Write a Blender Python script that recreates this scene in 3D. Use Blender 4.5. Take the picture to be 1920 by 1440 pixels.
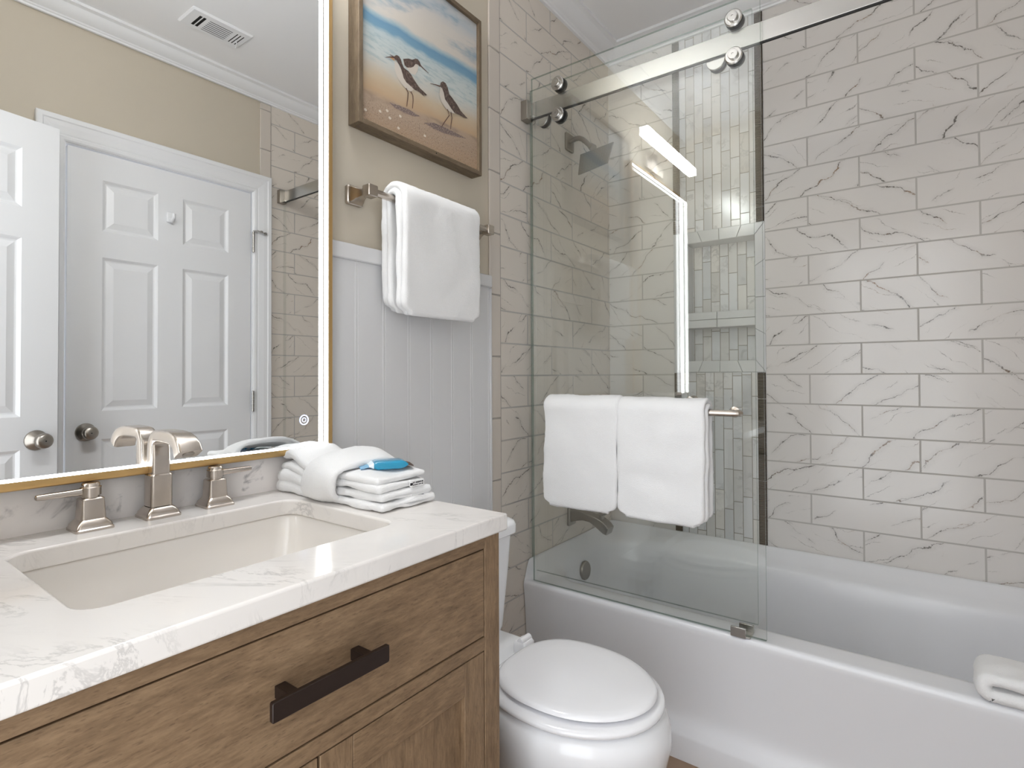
import bpy, bmesh, math, random
from mathutils import Vector, Matrix, noise
random.seed(7)
PI = math.pi
SC = bpy.context.scene
for o in list(bpy.data.objects):
    bpy.data.objects.remove(o)

# ------------------------------------------------------------------ camera
F_PX, CX, CY = 1040.62, 950.6, 687.75
yaw, pit, rol = math.radians(36.689), math.radians(.8294), math.radians(-.2375)
fw = Vector((-math.sin(yaw), math.cos(yaw), 0)); rt = Vector((math.cos(yaw), math.sin(yaw), 0)); up = Vector((0, 0, 1))
f2 = fw*math.cos(pit) + up*math.sin(pit); u2 = up*math.cos(pit) - fw*math.sin(pit)
r3 = rt*math.cos(rol) + u2*math.sin(rol); u3 = u2*math.cos(rol) - rt*math.sin(rol)
cd = bpy.data.cameras.new('camera'); cam = bpy.data.objects.new('camera', cd)
SC.collection.objects.link(cam)
cam.matrix_world = Matrix(((r3.x, u3.x, -f2.x, 1.066), (r3.y, u3.y, -f2.y, 0), (r3.z, u3.z, -f2.z, 1.05), (0, 0, 0, 1)))
cd.sensor_width = 36; cd.lens = F_PX/1920*36
cd.shift_x = (960-CX)/1920; cd.shift_y = (CY-720)/1920
cd.clip_start = .01
SC.camera = cam

# ------------------------------------------------------------------ world, lights, exposure
w = bpy.data.worlds.new('world'); SC.world = w; w.use_nodes = True
w.node_tree.nodes['Background'].inputs[0].default_value = (.93, .96, 1, 1)
w.node_tree.nodes['Background'].inputs[1].default_value = 1.5
BAR_E, LED_E = 42.0, 9.0
ld = bpy.data.lights.new('doorway_fill', 'AREA'); ld.shape = 'RECTANGLE'; ld.size = .68; ld.size_y = 1.75
ld.energy = 1.9; ld.color = (.92, .96, 1)
lo = bpy.data.objects.new('doorway_fill', ld); SC.collection.objects.link(lo)
lo.location = (.9, -.24, 1.0); lo.rotation_euler = (PI/2, 0, 0)   # added fill lamp, shines in through the open doorway behind the camera
vs = SC.view_settings
vs.view_transform = 'Standard'; vs.look = 'None'; vs.gamma = 1; vs.use_curve_mapping = False; vs.exposure = .90
SC.display_settings.display_device = 'sRGB'
SC.cycles.max_bounces = 14; SC.cycles.transparent_max_bounces = 24; SC.cycles.glossy_bounces = 8; SC.cycles.diffuse_bounces = 8
SC.cycles.caustics_reflective = False; SC.cycles.caustics_refractive = False
SC.cycles.sample_clamp_indirect = 4

# ------------------------------------------------------------------ materials
def srgb(r, g, b):
    f = lambda c: (c/12.92 if c <= .04045 else ((c+.055)/1.055)**2.4)
    return (f(r/255), f(g/255), f(b/255), 1)

class NB:
    def __init__(s, name):
        s.m = bpy.data.materials.new(name); s.m.use_nodes = True
        s.t = s.m.node_tree; s.b = s.t.nodes['Principled BSDF']; s.out = s.t.nodes['Material Output']
    def n(s, typ, **k):
        nd = s.t.nodes.new(typ)
        for a, v in k.items(): setattr(nd, a, v)
        return nd
    def put(s, sock, v):
        if hasattr(v, 'is_output') or isinstance(v, bpy.types.NodeSocket): s.t.links.new(v, sock)
        else: sock.default_value = v
    def math(s, op, a, b=0.0, c=0.0, clamp=False):
        nd = s.n('ShaderNodeMath', operation=op, use_clamp=clamp)
        s.put(nd.inputs[0], a); s.put(nd.inputs[1], b); s.put(nd.inputs[2], c)
        return nd.outputs[0]
    def mix(s, fac, a, b, blend='MIX'):
        nd = s.n('ShaderNodeMix', data_type='RGBA', blend_type=blend)
        s.put(nd.inputs[0], fac); s.put(nd.inputs[6], a); s.put(nd.inputs[7], b)
        return nd.outputs[2]
    def sep(s):
        g = s.n('ShaderNodeNewGeometry'); p = s.n('ShaderNodeSeparateXYZ')
        s.t.links.new(g.outputs['Position'], p.inputs[0]); return p.outputs
    def comb(s, x, y, z=0.0):
        nd = s.n('ShaderNodeCombineXYZ')
        for i, v in enumerate((x, y, z)): s.put(nd.inputs[i], v)
        return nd.outputs[0]
    def noise(s, vec, scale, detail=3, rough=.5, dist=0.0):
        nd = s.n('ShaderNodeTexNoise'); s.put(nd.inputs['Vector'], vec)
        nd.inputs['Scale'].default_value = scale; nd.inputs['Detail'].default_value = detail
        nd.inputs['Roughness'].default_value = rough; nd.inputs['Distortion'].default_value = dist
        return nd.outputs[0]
    def ramp(s, fac, stops, interp='LINEAR'):
        nd = s.n('ShaderNodeValToRGB'); s.put(nd.inputs[0], fac); cr = nd.color_ramp; cr.interpolation = interp
        while len(cr.elements) < len(stops): cr.elements.new(.5)
        for e, (p, c) in zip(cr.elements, stops):
            e.position = p; e.color = c if len(c) == 4 else (*c, 1)
        return nd.outputs[0]
    def smooth(s, v, a, b):
        nd = s.n('ShaderNodeMapRange', interpolation_type='SMOOTHSTEP'); s.put(nd.inputs[0], v)
        nd.inputs[1].default_value = a; nd.inputs[2].default_value = b
        return nd.outputs[0]
    def bump(s, h, strength, dist=.002):
        nd = s.n('ShaderNodeBump'); s.put(nd.inputs['Height'], h)
        nd.inputs['Strength'].default_value = strength; nd.inputs['Distance'].default_value = dist
        s.t.links.new(nd.outputs[0], s.b.inputs['Normal'])
    def set(s, **k):
        names = dict(color='Base Color', rough='Roughness', metal='Metallic', ior='IOR', spec='Specular IOR Level', coat='Coat Weight',
                     sheen='Sheen Weight', emc='Emission Color', ems='Emission Strength', coatr='Coat Roughness', aniso='Anisotropic')
        for a, v in k.items(): s.put(s.b.inputs[names[a]], v)
        return s

def plain(name, c, rough=.5, metal=0.0, **k):
    n = NB(name); n.set(color=c, rough=rough, metal=metal, **k)
    return n.m

def painted(name, c, rough=.55, amount=.06, scale=180):
    n = NB(name); p = n.n('ShaderNodeNewGeometry').outputs['Position']
    n.set(color=c, rough=rough); n.bump(n.noise(p, scale, 3), amount, .001); return n.m

M = {}
M['tan'] = painted('tan_wall_paint', srgb(195, 186, 170), .6, .12, 260)
M['ceil'] = painted('ceiling_paint', srgb(236, 236, 237), .7, .15, 220)
M['white'] = painted('white_trim_paint', srgb(232, 233, 235), .38, .05, 90)
M['doorw'] = painted('white_door_paint', srgb(232, 233, 235), .35, .06, 120)
M['wains'] = painted('white_wainscot_paint', srgb(212, 212, 213), .4, .05, 90)
M['porc'] = plain('white_porcelain', srgb(238, 239, 241), .08, spec=.6)
M['seat'] = plain('white_seat_plastic', srgb(238, 238, 240), .12, spec=.55)
M['acryl'] = plain('white_tub_acrylic', srgb(226, 227, 230), .26, spec=.5)
M['sink'] = plain('sink_ceramic', srgb(226, 222, 217), .12)
M['black'] = plain('black_rubber', srgb(22, 22, 22), .5)
M['dark'] = plain('dark_void', srgb(20, 18, 16), .8)
M['tag'] = plain('printed_ink', srgb(35, 35, 38), .6)
M['tagw'] = plain('label_white', srgb(225, 225, 225), .6)
M['blue'] = plain('blue_wrapper', srgb(22, 140, 178), .22, coat=.4)
M['bluel'] = plain('pale_blue_wrapper', srgb(95, 178, 214), .25, coat=.3)
M['foil'] = plain('wrapper_white', srgb(225, 238, 245), .25, coat=.3)
M['brown'] = plain('wrapper_brown_tip', srgb(120, 105, 95), .4)

def metal(name, c, rough, brushed=True, sc=(900, 900, 40)):
    n = NB(name); n.set(color=c, metal=1.0)
    if brushed:
        g = n.n('ShaderNodeTexCoord').outputs['Object']
        mp = n.n('ShaderNodeMapping'); n.t.links.new(g, mp.inputs[0]); mp.inputs['Scale'].default_value = sc
        v = n.noise(mp.outputs[0], 1.0, 2)
        n.set(rough=n.math('MULTIPLY_ADD', v, .05, rough-.025))
    else: n.set(rough=rough)
    return n.m
M['nickel'] = metal('brushed_nickel', srgb(192, 183, 174), .27, False)
M['nickeld'] = metal('satin_nickel_dark', srgb(164, 158, 150), .3, False)
M['steel'] = metal('stainless_rail', srgb(190, 188, 184), .26, True, (6, 900, 900))
M['gold'] = metal('brushed_gold', srgb(206, 172, 118), .40, False)
M['bronze'] = plain('dark_bronze', srgb(40, 28, 23), .4, .3)
M['mirror'] = plain('mirror_silver', (.9, .91, .91, 1), 0.0, 1.0)
def emis(name, c, s):
    n = NB(name); n.set(color=(.8, .8, .8, 1), emc=c, ems=s); return n.m
M['bar'] = emis('frosted_light_diffuser', (.95, .975, 1, 1), BAR_E)
M['led'] = emis('led_strip', (.97, .985, 1, 1), LED_E)
M['blueled'] = emis('touch_led', (.42, .55, 1, 1), .75)

# clear glass with a faint green body tint: Fresnel reflection over straight transmission, greener on the polished edges
def glass(name, tint, edge=False):
    n = NB(name); n.t.nodes.remove(n.b)
    tr = n.n('ShaderNodeBsdfTransparent'); tr.inputs[0].default_value = tint
    gl = n.n('ShaderNodeBsdfGlossy'); gl.inputs[0].default_value = (1, 1, 1, 1); gl.inputs[1].default_value = 0.0
    fr = n.n('ShaderNodeFresnel'); ge = n.n('ShaderNodeNewGeometry')   # same air-side reflectance on the entry and the exit face
    n.put(fr.inputs[0], n.math('MULTIPLY_ADD', ge.outputs['Backfacing'], 1/1.52-1.52, 1.52))
    mx = n.n('ShaderNodeMixShader')
    n.t.links.new(fr.outputs[0], mx.inputs[0]); n.t.links.new(tr.outputs[0], mx.inputs[1]); n.t.links.new(gl.outputs[0], mx.inputs[2])
    n.t.links.new(mx.outputs[0], n.out.inputs[0]); return n.m
M['glass'] = glass('shower_glass', (.984, .991, .984, 1))
M['glassedge'] = glass('shower_glass_edge', (.46, .54, .50, 1))

def terry(name, c=(236, 236, 236)):
    n = NB(name); g = n.n('ShaderNodeNewGeometry').outputs['Position']
    v = n.n('ShaderNodeTexVoronoi'); n.put(v.inputs['Vector'], g); v.inputs['Scale'].default_value = 760
    h = n.math('ADD', n.math('MULTIPLY', v.outputs['Distance'], -.8), n.noise(g, 420, 4, .7))
    n.set(color=srgb(*c), rough=.95, spec=.1, sheen=.25)
    n.bump(h, .42, .0022); return n.m
M['terry'] = terry('white_terry')

def tile(name, axis, h0, warm=(0, 0, 0), base=(216, 212, 208)):
    """marble-look 4 x 12 tile in running bond; every tile gets its own piece of veining"""
    n = NB(name); p = n.sep()
    hx = n.math('ADD', p[axis], 3.045-h0); hz = n.math('ADD', p[2], 12*.1034-1.0477)
    br = n.n('ShaderNodeTexBrick', offset=.5, offset_frequency=2, squash=1.0)
    n.put(br.inputs['Vector'], n.comb(hx, hz))
    br.inputs['Color1'].default_value = (0, 0, 0, 1); br.inputs['Color2'].default_value = (1, 1, 1, 1); br.inputs['Mortar'].default_value = (.5, .5, .5, 1)
    br.inputs['Scale'].default_value = 1; br.inputs['Mortar Size'].default_value = .0028; br.inputs['Mortar Smooth'].default_value = .25
    br.inputs['Bias'].default_value = 0; br.inputs['Brick Width'].default_value = .3045; br.inputs['Row Height'].default_value = .1034
    rs = n.n('ShaderNodeSeparateColor'); n.t.links.new(br.outputs[0], rs.inputs[0]); r = rs.outputs[0]
    flip = n.math('SUBTRACT', n.math('MULTIPLY', n.math('GREATER_THAN', r, .42), 2.0), 1.0)
    fine = n.comb(hx, hz, n.math('MULTIPLY', r, 23.1))
    def veins(k, a0, a1, gap, w0, w1, m0, m1):
        ang = n.math('MULTIPLY', flip, n.math('MULTIPLY_ADD', n.math('FRACT', n.math('MULTIPLY', r, 17.3+k)), a1, a0))
        ca = n.math('COSINE', ang); sa = n.math('SINE', ang)
        u = n.math('ADD', n.math('MULTIPLY', hx, ca), n.math('MULTIPLY', hz, sa))
        v = n.math('SUBTRACT', n.math('MULTIPLY', hz, ca), n.math('MULTIPLY', hx, sa))
        q = n.comb(u, n.math('MULTIPLY', v, .6), n.math('MULTIPLY', r, 61.7+k))
        bend = n.math('MULTIPLY', n.math('SUBTRACT', n.noise(q, 9, 2), .5), .085)
        jag = n.math('MULTIPLY', n.math('SUBTRACT', n.noise(fine, 75+k, 4, .75), .5), .016)
        fl = n.math('ADD', n.math('DIVIDE', n.math('ADD', v, n.math('ADD', bend, jag)), gap), n.math('MULTIPLY', r, 7.7+k))
        d = n.math('MULTIPLY', n.math('ABSOLUTE', n.math('SUBTRACT', n.math('FRACT', fl), .5)), gap)
        wid = n.math('MULTIPLY_ADD', n.smooth(n.noise(n.comb(u, v, n.math('MULTIPLY', r, 11.0+k)), 26, 3, .6), .42, .7), w1, w0)
        line = n.math('SUBTRACT', 1.0, n.math('DIVIDE', d, wid), clamp=True)
        msk = n.smooth(n.noise(n.comb(hx, hz, n.math('MULTIPLY', r, 91.0+k)), 9, 2), m0, m1)
        tear = n.smooth(n.noise(fine, 120, 3, .7), .36, .56)
        halo = n.math('SUBTRACT', 1.0, n.smooth(d, 0, .016))
        return n.math('MULTIPLY', n.math('MULTIPLY', n.math('MINIMUM', n.math('MULTIPLY', line, 1.7), 1.0), msk), n.math('MULTIPLY_ADD', tear, .7, .3)), n.math('MULTIPLY', halo, msk)
    v1, h1 = veins(0, .42, .36, .088, .0009, .0026, .40, .54)
    v2, h2 = veins(3, .16, .7, .05, .0006, .0014, .50, .62)
    fleck = n.math('MULTIPLY', n.smooth(n.noise(fine, 150, 3, .8), .60, .70), h1)
    vein = n.math('MINIMUM', n.math('ADD', n.math('MAXIMUM', v1, n.math('MULTIPLY', v2, .6)), n.math('MULTIPLY', fleck, .35)), 1.0)
    halo, msk = h1, 1.0
    cloud = n.math('MULTIPLY', n.noise(fine, 9, 3), .10)
    b = [base[i]+warm[i] for i in range(3)]
    c0 = n.mix(cloud, srgb(*b), srgb(b[0]-22, b[1]-21, b[2]-19))
    c0 = n.mix(n.math('MULTIPLY', halo, .13), c0, srgb(150, 147, 142))
    vc = n.mix(n.smooth(n.noise(fine, 12, 1), .55, .7), srgb(92, 86, 80), srgb(140, 112, 86))
    c1 = n.mix(n.math('MULTIPLY', vein, .95), c0, vc)
    col = n.mix(br.outputs[1], c1, srgb(178, 174, 169))
    n.set(color=col, rough=n.math('MULTIPLY_ADD', br.outputs[1], .6, .13), spec=.4)
    n.bump(n.math('SUBTRACT', 1.0, br.outputs[1]), .35, .0015)
    return n.m
M['tileB'] = tile('marble_tile_back', 0, .758)
M['tileA'] = tile('marble_tile_left', 1, 1.549, (2, -2, -8))
M['tileC'] = tile('marble_tile_right', 1, 1.61, (2, -2, -8))
M['bull'] = plain('cream_bullnose_tile', srgb(206, 197, 187), .2)
M['grout'] = painted('grey_grout', srgb(160, 155, 149), .8)
M['mframe'] = plain('marble_niche_frame', srgb(206, 207, 208), .15)

def mosaic():
    n = NB('marble_stick_mosaic'); p = n.sep()
    br = n.n('ShaderNodeTexBrick', offset=.37, offset_frequency=2, squash=.78, squash_frequency=3)
    n.put(br.inputs['Vector'], n.comb(n.math('ADD', p[2], n.math('MULTIPLY', n.math('SINE', n.math('MULTIPLY', n.math('FLOOR', n.math('DIVIDE', n.math('SUBTRACT', p[0], .3), .0335)), 2.7)), .07)), n.math('SUBTRACT', p[0], .3)))
    br.inputs['Color1'].default_value = (0, 0, 0, 1); br.inputs['Color2'].default_value = (1, 1, 1, 1); br.inputs['Mortar'].default_value = (.5, .5, .5, 1)
    br.inputs['Scale'].default_value = 1; br.inputs['Mortar Size'].default_value = .0016; br.inputs['Mortar Smooth'].default_value = .2
    br.inputs['Brick Width'].default_value = .15; br.inputs['Row Height'].default_value = .0335
    rs = n.n('ShaderNodeSeparateColor'); n.t.links.new(br.outputs[0], rs.inputs[0]); r = rs.outputs[0]
    fine = n.comb(p[0], p[2], n.math('MULTIPLY', r, 40.0))
    d = n.math('ABSOLUTE', n.math('SUBTRACT', n.noise(fine, 16, 4, .6, .6), .5))
    vein = n.math('MULTIPLY', n.math('SUBTRACT', 1.0, n.smooth(d, 0, .05)), n.smooth(n.noise(fine, 11, 2), .45, .65))
    c = n.ramp(r, [(0, srgb(206, 203, 200)), (.3, srgb(226, 226, 228)), (.55, srgb(212, 213, 216)), (.8, srgb(228, 224, 220)), (1, srgb(198, 199, 202))])
    c = n.mix(n.math('MULTIPLY', vein, .38), c, srgb(146, 146, 147))
    n.set(color=n.mix(br.outputs[1], c, srgb(150, 146, 138)), rough=n.math('MULTIPLY_ADD', br.outputs[1], .5, .14))
    n.bump(n.math('SUBTRACT', 1.0, br.outputs[1]), .3, .0015); return n.m
M['mosaic'] = mosaic()

def ribbed():
    n = NB('ribbed_bronze_trim'); p = n.sep()
    s = n.math('SINE', n.math('MULTIPLY', p[2], 2*PI/.0046))
    n.set(color=srgb(92, 84, 74), metal=.8, rough=.34)
    n.bump(s, .7, .0015); return n.m
M['ribbed'] = ribbed()

def marble_top():
    n = NB('carrara_marble'); p = n.sep()
    pv = n.comb(n.math('ADD', p[0], n.math('MULTIPLY', p[1], .55)), n.math('SUBTRACT', n.math('MULTIPLY', p[1], .9), n.math('MULTIPLY', p[0], .5)), p[2])
    mp = n.n('ShaderNodeMapping'); n.put(mp.inputs[0], pv); mp.inputs['Scale'].default_value = (.6, 2.7, 1)
    a = n.noise(mp.outputs[0], 8, 6, .66, .7)
    d = n.math('ABSOLUTE', n.math('SUBTRACT', a, .5))
    vein = n.math('MULTIPLY', n.math('SUBTRACT', 1.0, n.smooth(d, 0, .032)), n.smooth(n.noise(pv, 9, 3), .42, .68))
    cl = n.smooth(n.noise(pv, 5.5, 4, .6), .42, .75)
    c = n.mix(n.math('MULTIPLY', cl, .24), srgb(226, 222, 218), srgb(196, 193, 191))
    c = n.mix(n.math('MULTIPLY', vein, .4), c, srgb(150, 147, 145))
    n.set(color=c, rough=.13); return n.m
M['marble'] = marble_top()
def marble_splash():
    n = NB('carrara_backsplash'); p = n.sep()
    pv = n.comb(n.math('ADD', p[1], n.math('MULTIPLY', p[2], -.5)), p[2], p[0])
    spots = n.smooth(n.noise(pv, 26, 4, .6, .4), .58, .74)
    cl = n.smooth(n.noise(pv, 9, 3), .4, .7)
    c = n.mix(n.math('MULTIPLY', cl, .45), srgb(240, 235, 232), srgb(212, 207, 206))
    c = n.mix(n.math('MULTIPLY', spots, .7), c, srgb(132, 128, 130))
    n.set(color=c, rough=.14); return n.m
M['splash'] = marble_splash()

def wood(name, along, c=((92, 75, 56), (124, 101, 77), (148, 124, 97)), dark=.42):
    n = NB(name); g = n.n('ShaderNodeNewGeometry').outputs['Position']
    def st(long, cross):
        mp = n.n('ShaderNodeMapping'); n.put(mp.inputs[0], g)
        s = [cross]*3; s[along] = long; mp.inputs['Scale'].default_value = s; return mp.outputs[0]
    a = n.noise(st(20, 105), 1, 6, .72, .3); b = n.noise(st(38, 330), 1, 4, .7); e = n.noise(st(5, 14), 1, 3)
    v = n.math('ADD', n.math('MULTIPLY', a, .55), n.math('ADD', n.math('MULTIPLY', b, .3), n.math('MULTIPLY', e, .25)))
    col = n.ramp(v, [(.36, srgb(*c[0])), (.54, srgb(*c[1])), (.72, srgb(*c[2]))])
    pores = n.smooth(n.noise(st(95, 640), 1, 3), .58, .72)
    col = n.mix(n.math('MULTIPLY', pores, dark), col, srgb(62, 46, 32))
    n.set(color=col, rough=.55, spec=.3); n.bump(n.math('SUBTRACT', v, n.math('MULTIPLY', pores, .4)), .25, .0012); return n.m
M['woodh'] = wood('weathered_oak_horizontal', 1)
M['woodv'] = wood('weathered_oak_vertical', 2)
FR = ((80, 68, 54), (108, 93, 75), (130, 114, 94))
M['frameh'] = wood('driftwood_horizontal', 1, FR, .35)
M['framev'] = wood('driftwood_vertical', 2, FR, .35)
def floor_mat():
    n = NB('brown_floor_tile'); p = n.sep()
    br = n.n('ShaderNodeTexBrick', offset=.5, offset_frequency=2)
    n.put(br.inputs['Vector'], n.comb(n.math('ADD', p[0], 2.02), n.math('ADD', p[1], 2.075)))
    br.inputs['Color1'].default_value = srgb(150, 124, 102); br.inputs['Color2'].default_value = srgb(136, 112, 92); br.inputs['Mortar'].default_value = srgb(196, 184, 166)
    br.inputs['Scale'].default_value = 1; br.inputs['Mortar Size'].default_value = .004; br.inputs['Brick Width'].default_value = .2; br.inputs['Row Height'].default_value = .2
    c = n.mix(n.math('MULTIPLY', n.noise(n.comb(p[0], p[1]), 30, 4), .5), br.outputs[0], srgb(120, 98, 78))
    n.set(color=c, rough=.35); n.bump(n.math('SUBTRACT', 1.0, br.outputs[1]), .4, .002); return n.m
M['floor'] = floor_mat()

# ------------------------------------------------------------------ mesh helpers
COL = SC.collection
def obj(name, bm, mats, parent=None, smooth=False, bevel=0, seg=2, ang=40, recalc=True):
    if recalc: bmesh.ops.recalc_face_normals(bm, faces=bm.faces[:])
    me = bpy.data.meshes.new(name); bm.to_mesh(me); bm.free()
    for m in (mats if isinstance(mats, (list, tuple)) else [mats]): me.materials.append(M[m] if isinstance(m, str) else m)
    o = bpy.data.objects.new(name, me); COL.objects.link(o)
    if smooth:
        me.polygons.foreach_set('use_smooth', [True]*len(me.polygons))
        try: me.set_sharp_from_angle(angle=math.radians(ang))
        except Exception: pass
    if bevel:
        b = o.modifiers.new('edge', 'BEVEL'); b.width = bevel; b.segments = seg; b.limit_method = 'ANGLE'; b.angle_limit = math.radians(35)
        b.harden_normals = False
        me.polygons.foreach_set('use_smooth', [True]*len(me.polygons))
        try: me.set_sharp_from_angle(angle=math.radians(35))
        except Exception: pass
    if parent is not None:
        o.parent = parent; o.matrix_parent_inverse = parent.matrix_basis.inverted()
    return o
def thing(name, label, cat, loc=(0, 0, 0), group=None):
    o = bpy.data.objects.new(name, None); COL.objects.link(o); o.location = loc; o.empty_display_size = .05
    bpy.context.view_layer.update()
    return tag(o, label, cat, group)
def tag(o, label, cat, group=None):
    o['label'] = label; o['category'] = cat
    if group: o['group'] = group
    return o
def struct(o):
    o['kind'] = 'structure'; return o
def box(bm, x0, x1, y0, y1, z0, z1, mi=0):
    v = [bm.verts.new((x, y, z)) for z in (z0, z1) for y in (y0, y1) for x in (x0, x1)]
    for f in ((0, 2, 3, 1), (4, 5, 7, 6), (0, 1, 5, 4), (2, 6, 7, 3), (0, 4, 6, 2), (1, 3, 7, 5)):
        bm.faces.new([v[i] for i in f]).material_index = mi
def B(*boxes):
    bm = bmesh.new()
    for b in boxes: box(bm, *b)
    return bm
def loft(bm, loops, cap0=True, cap1=True, closed=True, mi=0):
    R = [[bm.verts.new(p) for p in L] for L in loops]; n = len(R[0])
    for A_, B_ in zip(R, R[1:]):
        for i in range(n if closed else n-1):
            j = (i+1) % n
            bm.faces.new((A_[i], A_[j], B_[j], B_[i])).material_index = mi
    if cap0: bm.faces.new(R[0][::-1]).material_index = mi
    if cap1: bm.faces.new(R[-1]).material_index = mi
    return R
def rrect(cx, cy, hx, hy, r, k=6):
    pts = []
    for sx, sy, a0 in ((1, 1, 0), (-1, 1, PI/2), (-1, -1, PI), (1, -1, 1.5*PI)):
        for i in range(k+1):
            a = a0+PI/2*i/k
            pts.append((cx+sx*(hx-r)+r*math.cos(a), cy+sy*(hy-r)+r*math.sin(a)))
    return pts
def tube(bm, pts, r, seg=12, caps=True, mi=0):
    pts = [Vector(p) for p in pts]; loops = []; N = len(pts)
    rs = r if isinstance(r, (list, tuple)) else [r]*N
    t0 = (pts[1]-pts[0]).normalized(); u = t0.orthogonal().normalized()
    for i, p in enumerate(pts):
        t = ((pts[min(i+1, N-1)]-pts[i]).normalized()+(pts[i]-pts[max(i-1, 0)]).normalized()).normalized()
        u = (u-t*u.dot(t)).normalized(); v = t.cross(u)
        loops.append([p+(u*math.cos(2*PI*k/seg)+v*math.sin(2*PI*k/seg))*rs[i] for k in range(seg)])
    loft(bm, loops, caps, caps, mi=mi)
def disc(bm, c, ax, prof, seg=28, mi=0):
    """lathe: prof = [(dist along axis, radius)...]"""
    c = Vector(c); ax = Vector(ax).normalized(); u = ax.orthogonal().normalized(); v = ax.cross(u)
    loft(bm, [[c+ax*d+(u*math.cos(2*PI*k/seg)+v*math.sin(2*PI*k/seg))*max(r, .0002) for k in range(seg)] for d, r in prof], mi=mi)
def prism(bm, poly, f, a, b, mi=0):
    """extrude 2-D polygon: f(p, q, t) -> xyz, from t=a to t=b"""
    loft(bm, [[f(p, q, a) for p, q in poly], [f(p, q, b) for p, q in poly]], mi=mi)
def arc(cx, cy, r, a0, a1, n):
    return [(cx+r*math.cos(math.radians(a0+(a1-a0)*i/n)), cy+r*math.sin(math.radians(a0+(a1-a0)*i/n))) for i in range(n+1)]
def resample(path, step):
    out = [Vector(path[0])]
    for a, b in zip(path, path[1:]):
        a, b = Vector(a), Vector(b); n = max(1, int(round((b-a).length/step)))
        out += [a.lerp(b, (i+1)/n) for i in range(n)]
    return out
def slab(bm, path, f, w0, w1, th, step=.008, edge=None, thf=None):
    """soft cloth layer: follows a 2-D path, runs from w0 to w1 across, th thick, with round edges. f(p, q, w) -> xyz"""
    P = resample(path, step); N = len(P); h = th/2; loops = []; h0 = h
    nw = max(3, int((w1-w0)/step))
    def loop(c, nr, hh, inset, i):
        a, b = w0+inset, w1-inset
        if edge: da, db = edge(i/(N-1)); a += da; b += db
        pts = [(a+hh+(b-a-2*hh)*k/nw, hh) for k in range(nw+1)]
        pts += [(b-hh+hh*math.sin(PI*k/6), hh*math.cos(PI*k/6)) for k in range(1, 6)]
        pts += [(b-hh-(b-a-2*hh)*k/nw, -hh) for k in range(nw+1)]
        pts += [(a+hh-hh*math.sin(PI*k/6), -hh*math.cos(PI*k/6)) for k in range(1, 6)]
        return [Vector(f(c.x+nr.x*o, c.y+nr.y*o, ww)) for ww, o in pts]
    T = [(P[min(i+1, N-1)]-P[max(i-1, 0)]).normalized() for i in range(N)]
    if thf: h = h0*thf(0)
    for k in (80, 55, 28):
        a = math.radians(k); loops.append(loop(P[0]-T[0]*h*math.sin(a), Vector((-T[0].y, T[0].x)), h*math.cos(a), h*(1-math.cos(a)), 0))
    h = h0
    for i in range(N): loops.append(loop(P[i], Vector((-T[i].y, T[i].x)), h*(thf(i/(N-1)) if thf else 1), 0, i))
    for k in (28, 55, 80):
        a = math.radians(k); loops.append(loop(P[-1]+T[-1]*h*math.sin(a), Vector((-T[-1].y, T[-1].x)), h*math.cos(a), h*(1-math.cos(a)), N-1))
    loft(bm, loops)
def fuzz(bm, lo=.003, ls=14, hi=.0011, hs=150, seed=0):
    bmesh.ops.recalc_face_normals(bm, faces=bm.faces[:]); bm.normal_update()
    mv = []
    for v in bm.verts:
        s = v.co+Vector((seed*3.1, seed*1.7, 0))
        mv.append(v.normal*(noise.noise(s*ls)*lo+noise.noise(s*hs)*hi))
    for v, d in zip(bm.verts, mv): v.co += d

# ------------------------------------------------------------------ setting: room shell
W, YB, YN, H = 1.524, 2.17, -.06, 2.429
struct(obj('floor', B((-.1, W+.1, -.5, YB+.1, -.05, 0)), 'floor'))
struct(obj('ceiling', B((-.1, W+.1, -.5, YB+.2, H, H+.06)), 'ceil'))
wl = struct(obj('wall_left', B((-.1, -.004, -.5, 1.396, 0, H)), 'tan'))
obj('tile_surround', B((-.1, 0, 1.3965, YB+.1, 0, H)), 'tileA', wl)
# beadboard wainscot: narrow boards with a bead groove between them
def wains():
    bm = bmesh.new(); g = .0832; ys = []
    y = 1.3308
    while y > -.5: ys.append(y); y -= g
    prof = [(-.5, .006)]
    for y in reversed(ys):
        prof += [(y-.006, .006), (y-.0045, .0051), (y-.003, .006), (y-.0015, .0063), (y+.0015, .0063), (y+.003, .006), (y+.0045, .0051), (y+.006, .006)]
    prof = [q for q in prof if q[0] < 1.332]
    prof += [(1.3335, .006), (1.3335, -.004), (-.5, -.004)]
    prism(bm, prof, lambda p, q, t: (q, p, t), 0.0, 1.318)
    return bm
tr = struct(obj('trim_1', wains(), 'wains'))
obj('cap_rail', B((-.004, .016, -.5, 1.3365, 1.318, 1.355)), 'wains', tr, bevel=.003)
obj('edge_bead', B((-.004, .011, 1.3325, 1.3405, 0, 1.318)), 'wains', tr, bevel=.002)
def bullnose(xa, xb, y0, y1, zs, ze):
    bm = bmesh.new(); z = zs
    while z < ze:
        box(bm, xa, xb, y0, y1, max(z, 0)+.0015, min(z+.1935, ze)-.0015); z += .1935
    return bm
tb = struct(obj('trim_2', bullnose(-.004, .003, 1.3408, 1.395, 1.1075-.1935*6, 2.374), 'bull', bevel=.0025))
obj('grout_bed', B((-.004, .0012, 1.342, 1.3975, 0, 2.374)), 'grout', tb)
tb = struct(obj('trim_3', bullnose(W-.003, W+.004, 1.425, 1.4795, .02, 2.374), 'bull', bevel=.0025))
obj('grout_bed', B((W-.0012, W+.004, 1.426, 1.482, 0, 2.374)), 'grout', tb)

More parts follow.
